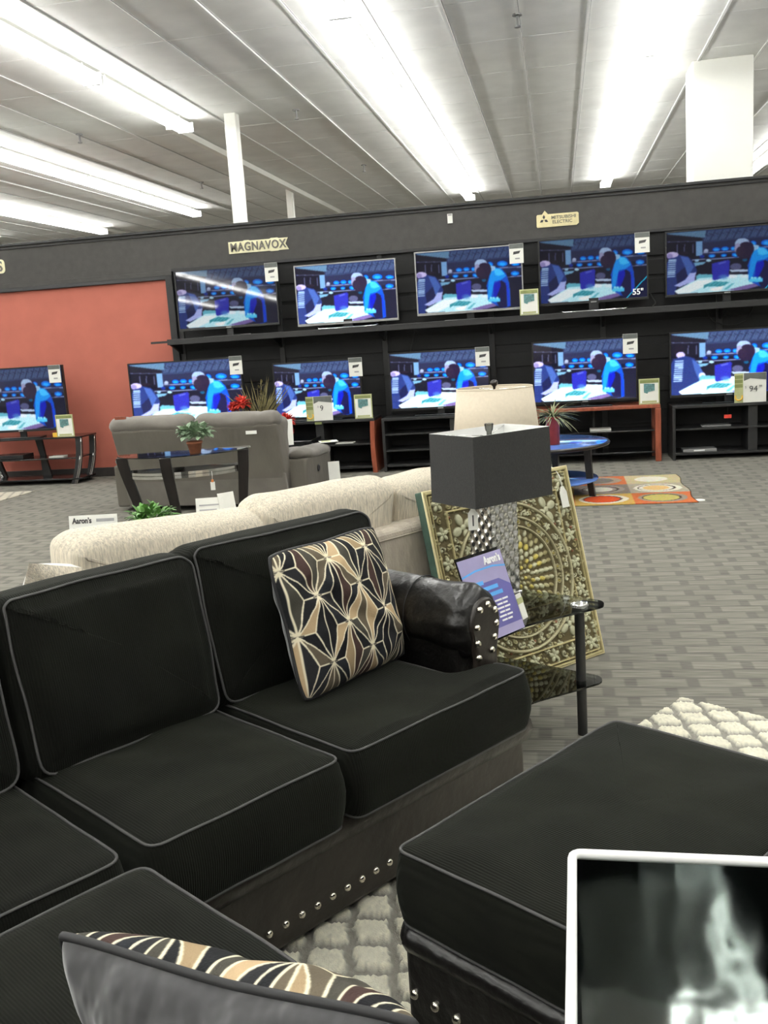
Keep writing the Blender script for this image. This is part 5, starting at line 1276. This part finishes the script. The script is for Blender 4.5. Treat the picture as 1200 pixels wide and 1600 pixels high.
flower_head((-0.145, -0.05, 0.415), 0.105); flower_head((-0.26, -0.02, 0.375), 0.075); flower_head((0.335, -0.05, 0.21), 0.10); flower_head((0.345, -0.07, 0.10), 0.07)
m = MB(); rng = random.Random(3)
for k in range(46):
    a = rng.uniform(-1.35, 1.35); L_ = rng.uniform(0.32, 0.55); d = Vector((sin(a*0.75)*0.9, rng.uniform(-.2, .2), cos(a*0.75))); leaf(m, (0.02+rng.uniform(-.04, .04), 0, 0.19), d, (0, 1, 0), L_, 0.013, 'leaf_olive', 0.08*a, 6)
for k in range(16): leaf(m, (0.06+0.03*sin(k), 0, 0.34+k*0.019), (sin(k*2.1), -0.4, 0.6), (0, 0, 1), 0.06, 0.022, 'leaf_olive', 0.2)
m.tube([(0.02, 0, 0.19), (0.06, 0, 0.4), (0.07, 0, 0.66)], 0.004, 'leaf_olive', n=5); m.build('grass_blade', fl)
board('price_sheet', (-2.70, 9.45, 0.34), radians(10), 0.13, 0.26, 'white price sheet standing behind the loveseat arm', -8, lines=False)
o = board('price_sheet', (-2.36, 9.15, 0.06), radians(18), 0.11, 0.30, 'white price sheet leaning against the loveseat arm side, near the floor', -8, lines=False)
o.location = (-2.17, 8.95, 0.03)
o = bpy.data.objects['price_sheet.001']; o.location = (-2.72, 9.30, 0.47)
r = empty('magazine', (-2.27, 9.22, 0.50), radians(20), 'yellow and white booklet on the end of the loveseat arm', 'magazine'); MB().box(-0.09, 0.09, -0.07, 0.07, 0, 0.008, 'paper').build('cover', r); MB().box(-0.07, 0.02, -0.05, 0.05, 0.008, 0.009, 'paper_green').build('cover_print', r)
r.location = (-2.27, 9.20, 0.497)

# ------------------------------------------------------------------ CREAM LAMP on a side table beyond the panel
sd = empty('side_table', (-0.335, 5.0, 0), 0, 'dark round side table hidden behind the carved panel, under the cream lamp', 'table')
MB().cyl((0, 0), 0.24, 0.50, 0.53, 'espresso', 32).build('top', sd, bevel=0.004); MB().cyl((0, 0), 0.03, 0.02, 0.50, 'espresso', 16).build('post', sd); MB().cyl((0, 0), 0.17, 0, 0.02, 'espresso', 28).build('foot_plate', sd)
l2 = empty('table_lamp', (-0.335, 5.0, 0.5305), radians(10), 'table lamp with a tapered cream drum shade behind the black shade', 'lamp')
MB().lathe([(0, 0), (0.08, 0), (0.085, 0.015), (0.03, 0.04), (0.055, 0.12), (0.075, 0.20), (0.05, 0.28), (0.02, 0.34), (0.012, 0.36), (0, 0.36)], 'espresso_gloss').build('base', l2)
m = MB(); n = 48
prof = [(0.232, 0.335), (0.196, 0.665), (0.193, 0.665), (0.229, 0.335), (0.232, 0.335)]
m.lathe(prof, 'cream_shade', n=n); m.build('lamp_shade', l2)
m = MB(); m.tube([(0.1945*cos(2*pi*i/40), 0.1945*sin(2*pi*i/40), 0.665) for i in range(40)], 0.0035, 'cream_shade', n=6, closed=True)
m.tube([(0.2305*cos(2*pi*i/40), 0.2305*sin(2*pi*i/40), 0.337) for i in range(40)], 0.0035, 'cream_shade', n=6, closed=True); m.build('shade_trim', bpy.data.objects['lamp_shade.001'])
m = MB(); m.cyl((0, 0), 0.006, 0.34, 0.66, 'chrome', 8)
for a in (0, 120, 240): m.tube([(0, 0, 0.655), (0.193*cos(radians(a)), 0.193*sin(radians(a)), 0.66)], 0.002, 'chrome', n=5)
m.build('harp', l2)
MB().lathe([(0, 0.655), (0.006, 0.657), (0.008, 0.67), (0.018, 0.682), (0.020, 0.692), (0.013, 0.703), (0, 0.706)], 'espresso', n=16).build('finial', l2)

# ------------------------------------------------------------------ ROUND COFFEE TABLE and circle rug
rt = empty('coffee_table', (-0.16, 8.50, 0), 0, 'round coffee table with glossy blue top and shelf, standing on the circle-pattern rug', 'table')
m = MB(); m.lathe([(0, 0.445), (0.53, 0.445), (0.565, 0.455), (0.57, 0.47), (0.56, 0.4815), (0.545, 0.4815)], 'espresso', n=64); m.lathe([(0.545, 0.4815), (0.54, 0.483), (0, 0.483)], 'blue_gloss', n=64); m.build('top', rt)
m = MB(); m.lathe([(0, 0.14), (0.44, 0.14), (0.465, 0.15), (0.46, 0.163), (0, 0.163)], 'blue_gloss', n=56); m.build('lower_shelf', rt)
for a in (-14, 76, 166, 256):
    c_, s_ = cos(radians(a)), sin(radians(a)); m = MB(); K = 8; vs = []; fs = []
    for i in range(K+1):
        t = i/K; R_ = 0.385+0.035*t*t; z = 0.445*(1-t); w = 0.030-0.004*t
        for (dr, dt) in ((-w, -w), (w, -w), (w, w), (-w, w)): vs.append(((R_+dr)*c_-dt*s_, (R_+dr)*s_+dt*c_, z))
    for i in range(K):
        for j in range(4): fs.append((i*4+j, i*4+(j+1) % 4, (i+1)*4+(j+1) % 4, (i+1)*4+j))
    fs += [(0, 1, 2, 3), (K*4+3, K*4+2, K*4+1, K*4)]; m.add(vs, fs, 'espresso'); m.build('leg', rt, bevel=0.004)
rp = empty('potted_plant', (-0.075, 8.33, 0.4835), 0, 'pale spidery plant in a red glazed pot on the round coffee table', 'plant')
MB().lathe([(0, 0), (0.055, 0), (0.058, 0.22), (0.065, 0.225), (0.065, 0.235), (0.05, 0.235), (0.048, 0.20), (0, 0.20)], 'red_glaze', n=20).build('pot', rp)
m = MB(); rng = random.Random(11)
for k in range(130):
    a = rng.uniform(0, 2*pi); e = rng.uniform(0.15, 1.2); L_ = rng.uniform(0.12, 0.24); leaf(m, (0, 0, 0.22), (cos(a)*cos(e), sin(a)*cos(e), sin(e)), (0, 0, 1), L_, 0.011, 'leaf_pale', rng.uniform(0.4, 1.0), 7)
m.build('foliage', rp)
def circle_rug():
    x0, x1, y0, y1 = -0.90, 1.065, 7.97, 9.44; st = 0.012; nx = int((x1-x0)/st); ny = int((y1-y0)/st)
    X, Y = np.meshgrid(np.linspace(x0, x1, nx), np.linspace(y0, y1, ny)); im = np.zeros((ny, nx, 3))
    cell = 0.49
    ORG, YEL, GRY, CRM, WHT, DRK, GRN = (186, 104, 66), (186, 152, 84), (138, 130, 116), (178, 166, 130), (208, 204, 188), (78, 66, 62), (170, 160, 92)
    pal = {(0, 0): (ORG, GRY, GRN), (0, 1): (YEL, WHT, (206, 84, 48)), (1, 0): ((160, 152, 134), WHT, (208, 172, 116)), (1, 1): ((128, 118, 108), (150, 140, 130), WHT), (2, 0): (CRM, (180, 168, 130), WHT), (2, 1): (ORG, (150, 132, 116), (110, 104, 98)),
           (0, 2): (ORG, GRY, WHT), (1, 2): (YEL, DRK, ORG), (2, 2): (GRY, WHT, ORG), (0, 3): (YEL, WHT, ORG), (1, 3): (ORG, GRY, GRN), (2, 3): (CRM, GRY, WHT)}
    for (r_, c), (bg_, ring_, core_) in pal.items():
        a, b = x1-(c+1)*cell, x1-c*cell; p, q = y0+r_*cell, y0+(r_+1)*cell
        fill(im, X, Y, [(a, p), (b, p), (b, q), (a, q)], np.array(bg_, float)); mx, my = (a+b)/2, (p+q)/2
        ell(im, X, Y, mx, my, 0.205, 0.205, ring_); ell(im, X, Y, mx-0.01, my+0.005, 0.165, 0.165, DRK if r_ < 2 else ring_); ell(im, X, Y, mx-0.015, my, 0.148, 0.148, ring_ if r_ == 1 else core_); ell(im, X, Y, mx-0.015, my, 0.115, 0.12, core_)
    rng = np.random.RandomState(1); col = lin(np.clip(im+rng.normal(0, 7, im.shape), 0, 255))
    wave = 0.03*np.exp(-((X-x1)/0.25)**2)*np.exp(-((Y-(y1-0.35))/0.12)**2)
    pos = np.stack([X+0.013*np.exp(-((X-x1)/0.1)**2)*np.sin(Y*9), Y, 0.009+0.0*X], -1)
    me = grid_mesh('area_rug', nx, ny, pos, col); me.materials.append(M['rugpaint']); o = link('area_rug', me)
    md = o.modifiers.new('thickness', 'SOLIDIFY'); md.thickness = 0.007; md.offset = -1
    tag(o, 'orange, yellow and grey rug of squares with circles under the round coffee table', 'rug')
circle_rug()
tag(MB().cyl((1.09, 8.07), 0.045, 0.0005, 0.004, 'paper', 20).build('paper_disc'), 'white paper disc on the carpet at the corner of the circle rug', 'tag')
def corner_rug():
    nx, ny = 90, 50; X, Y = np.meshgrid(np.linspace(-7.3, -6.0, nx), np.linspace(9.25, 9.93, ny))
    k = (np.abs(((X+Y*0.5)*9) % 1-0.5) < 0.12) | (np.abs(((X-Y*0.5)*9) % 1-0.5) < 0.12)
    col = np.where(k[..., None], np.array((0.30, 0.28, 0.24)), np.array((0.56, 0.52, 0.42)))
    me = grid_mesh('area_rug', nx, ny, np.stack([X+0.10*(Y-9.25), Y+(X+6.0)*0.04, 0.010+0*X], -1), col); me.materials.append(M['rugpaint']); o = link('area_rug', me)
    md = o.modifiers.new('thickness', 'SOLIDIFY'); md.thickness = 0.008; md.offset = -1
    tag(o, 'corner of a cream patterned rug at the left edge, before the curved-leg stand', 'rug')
corner_rug()
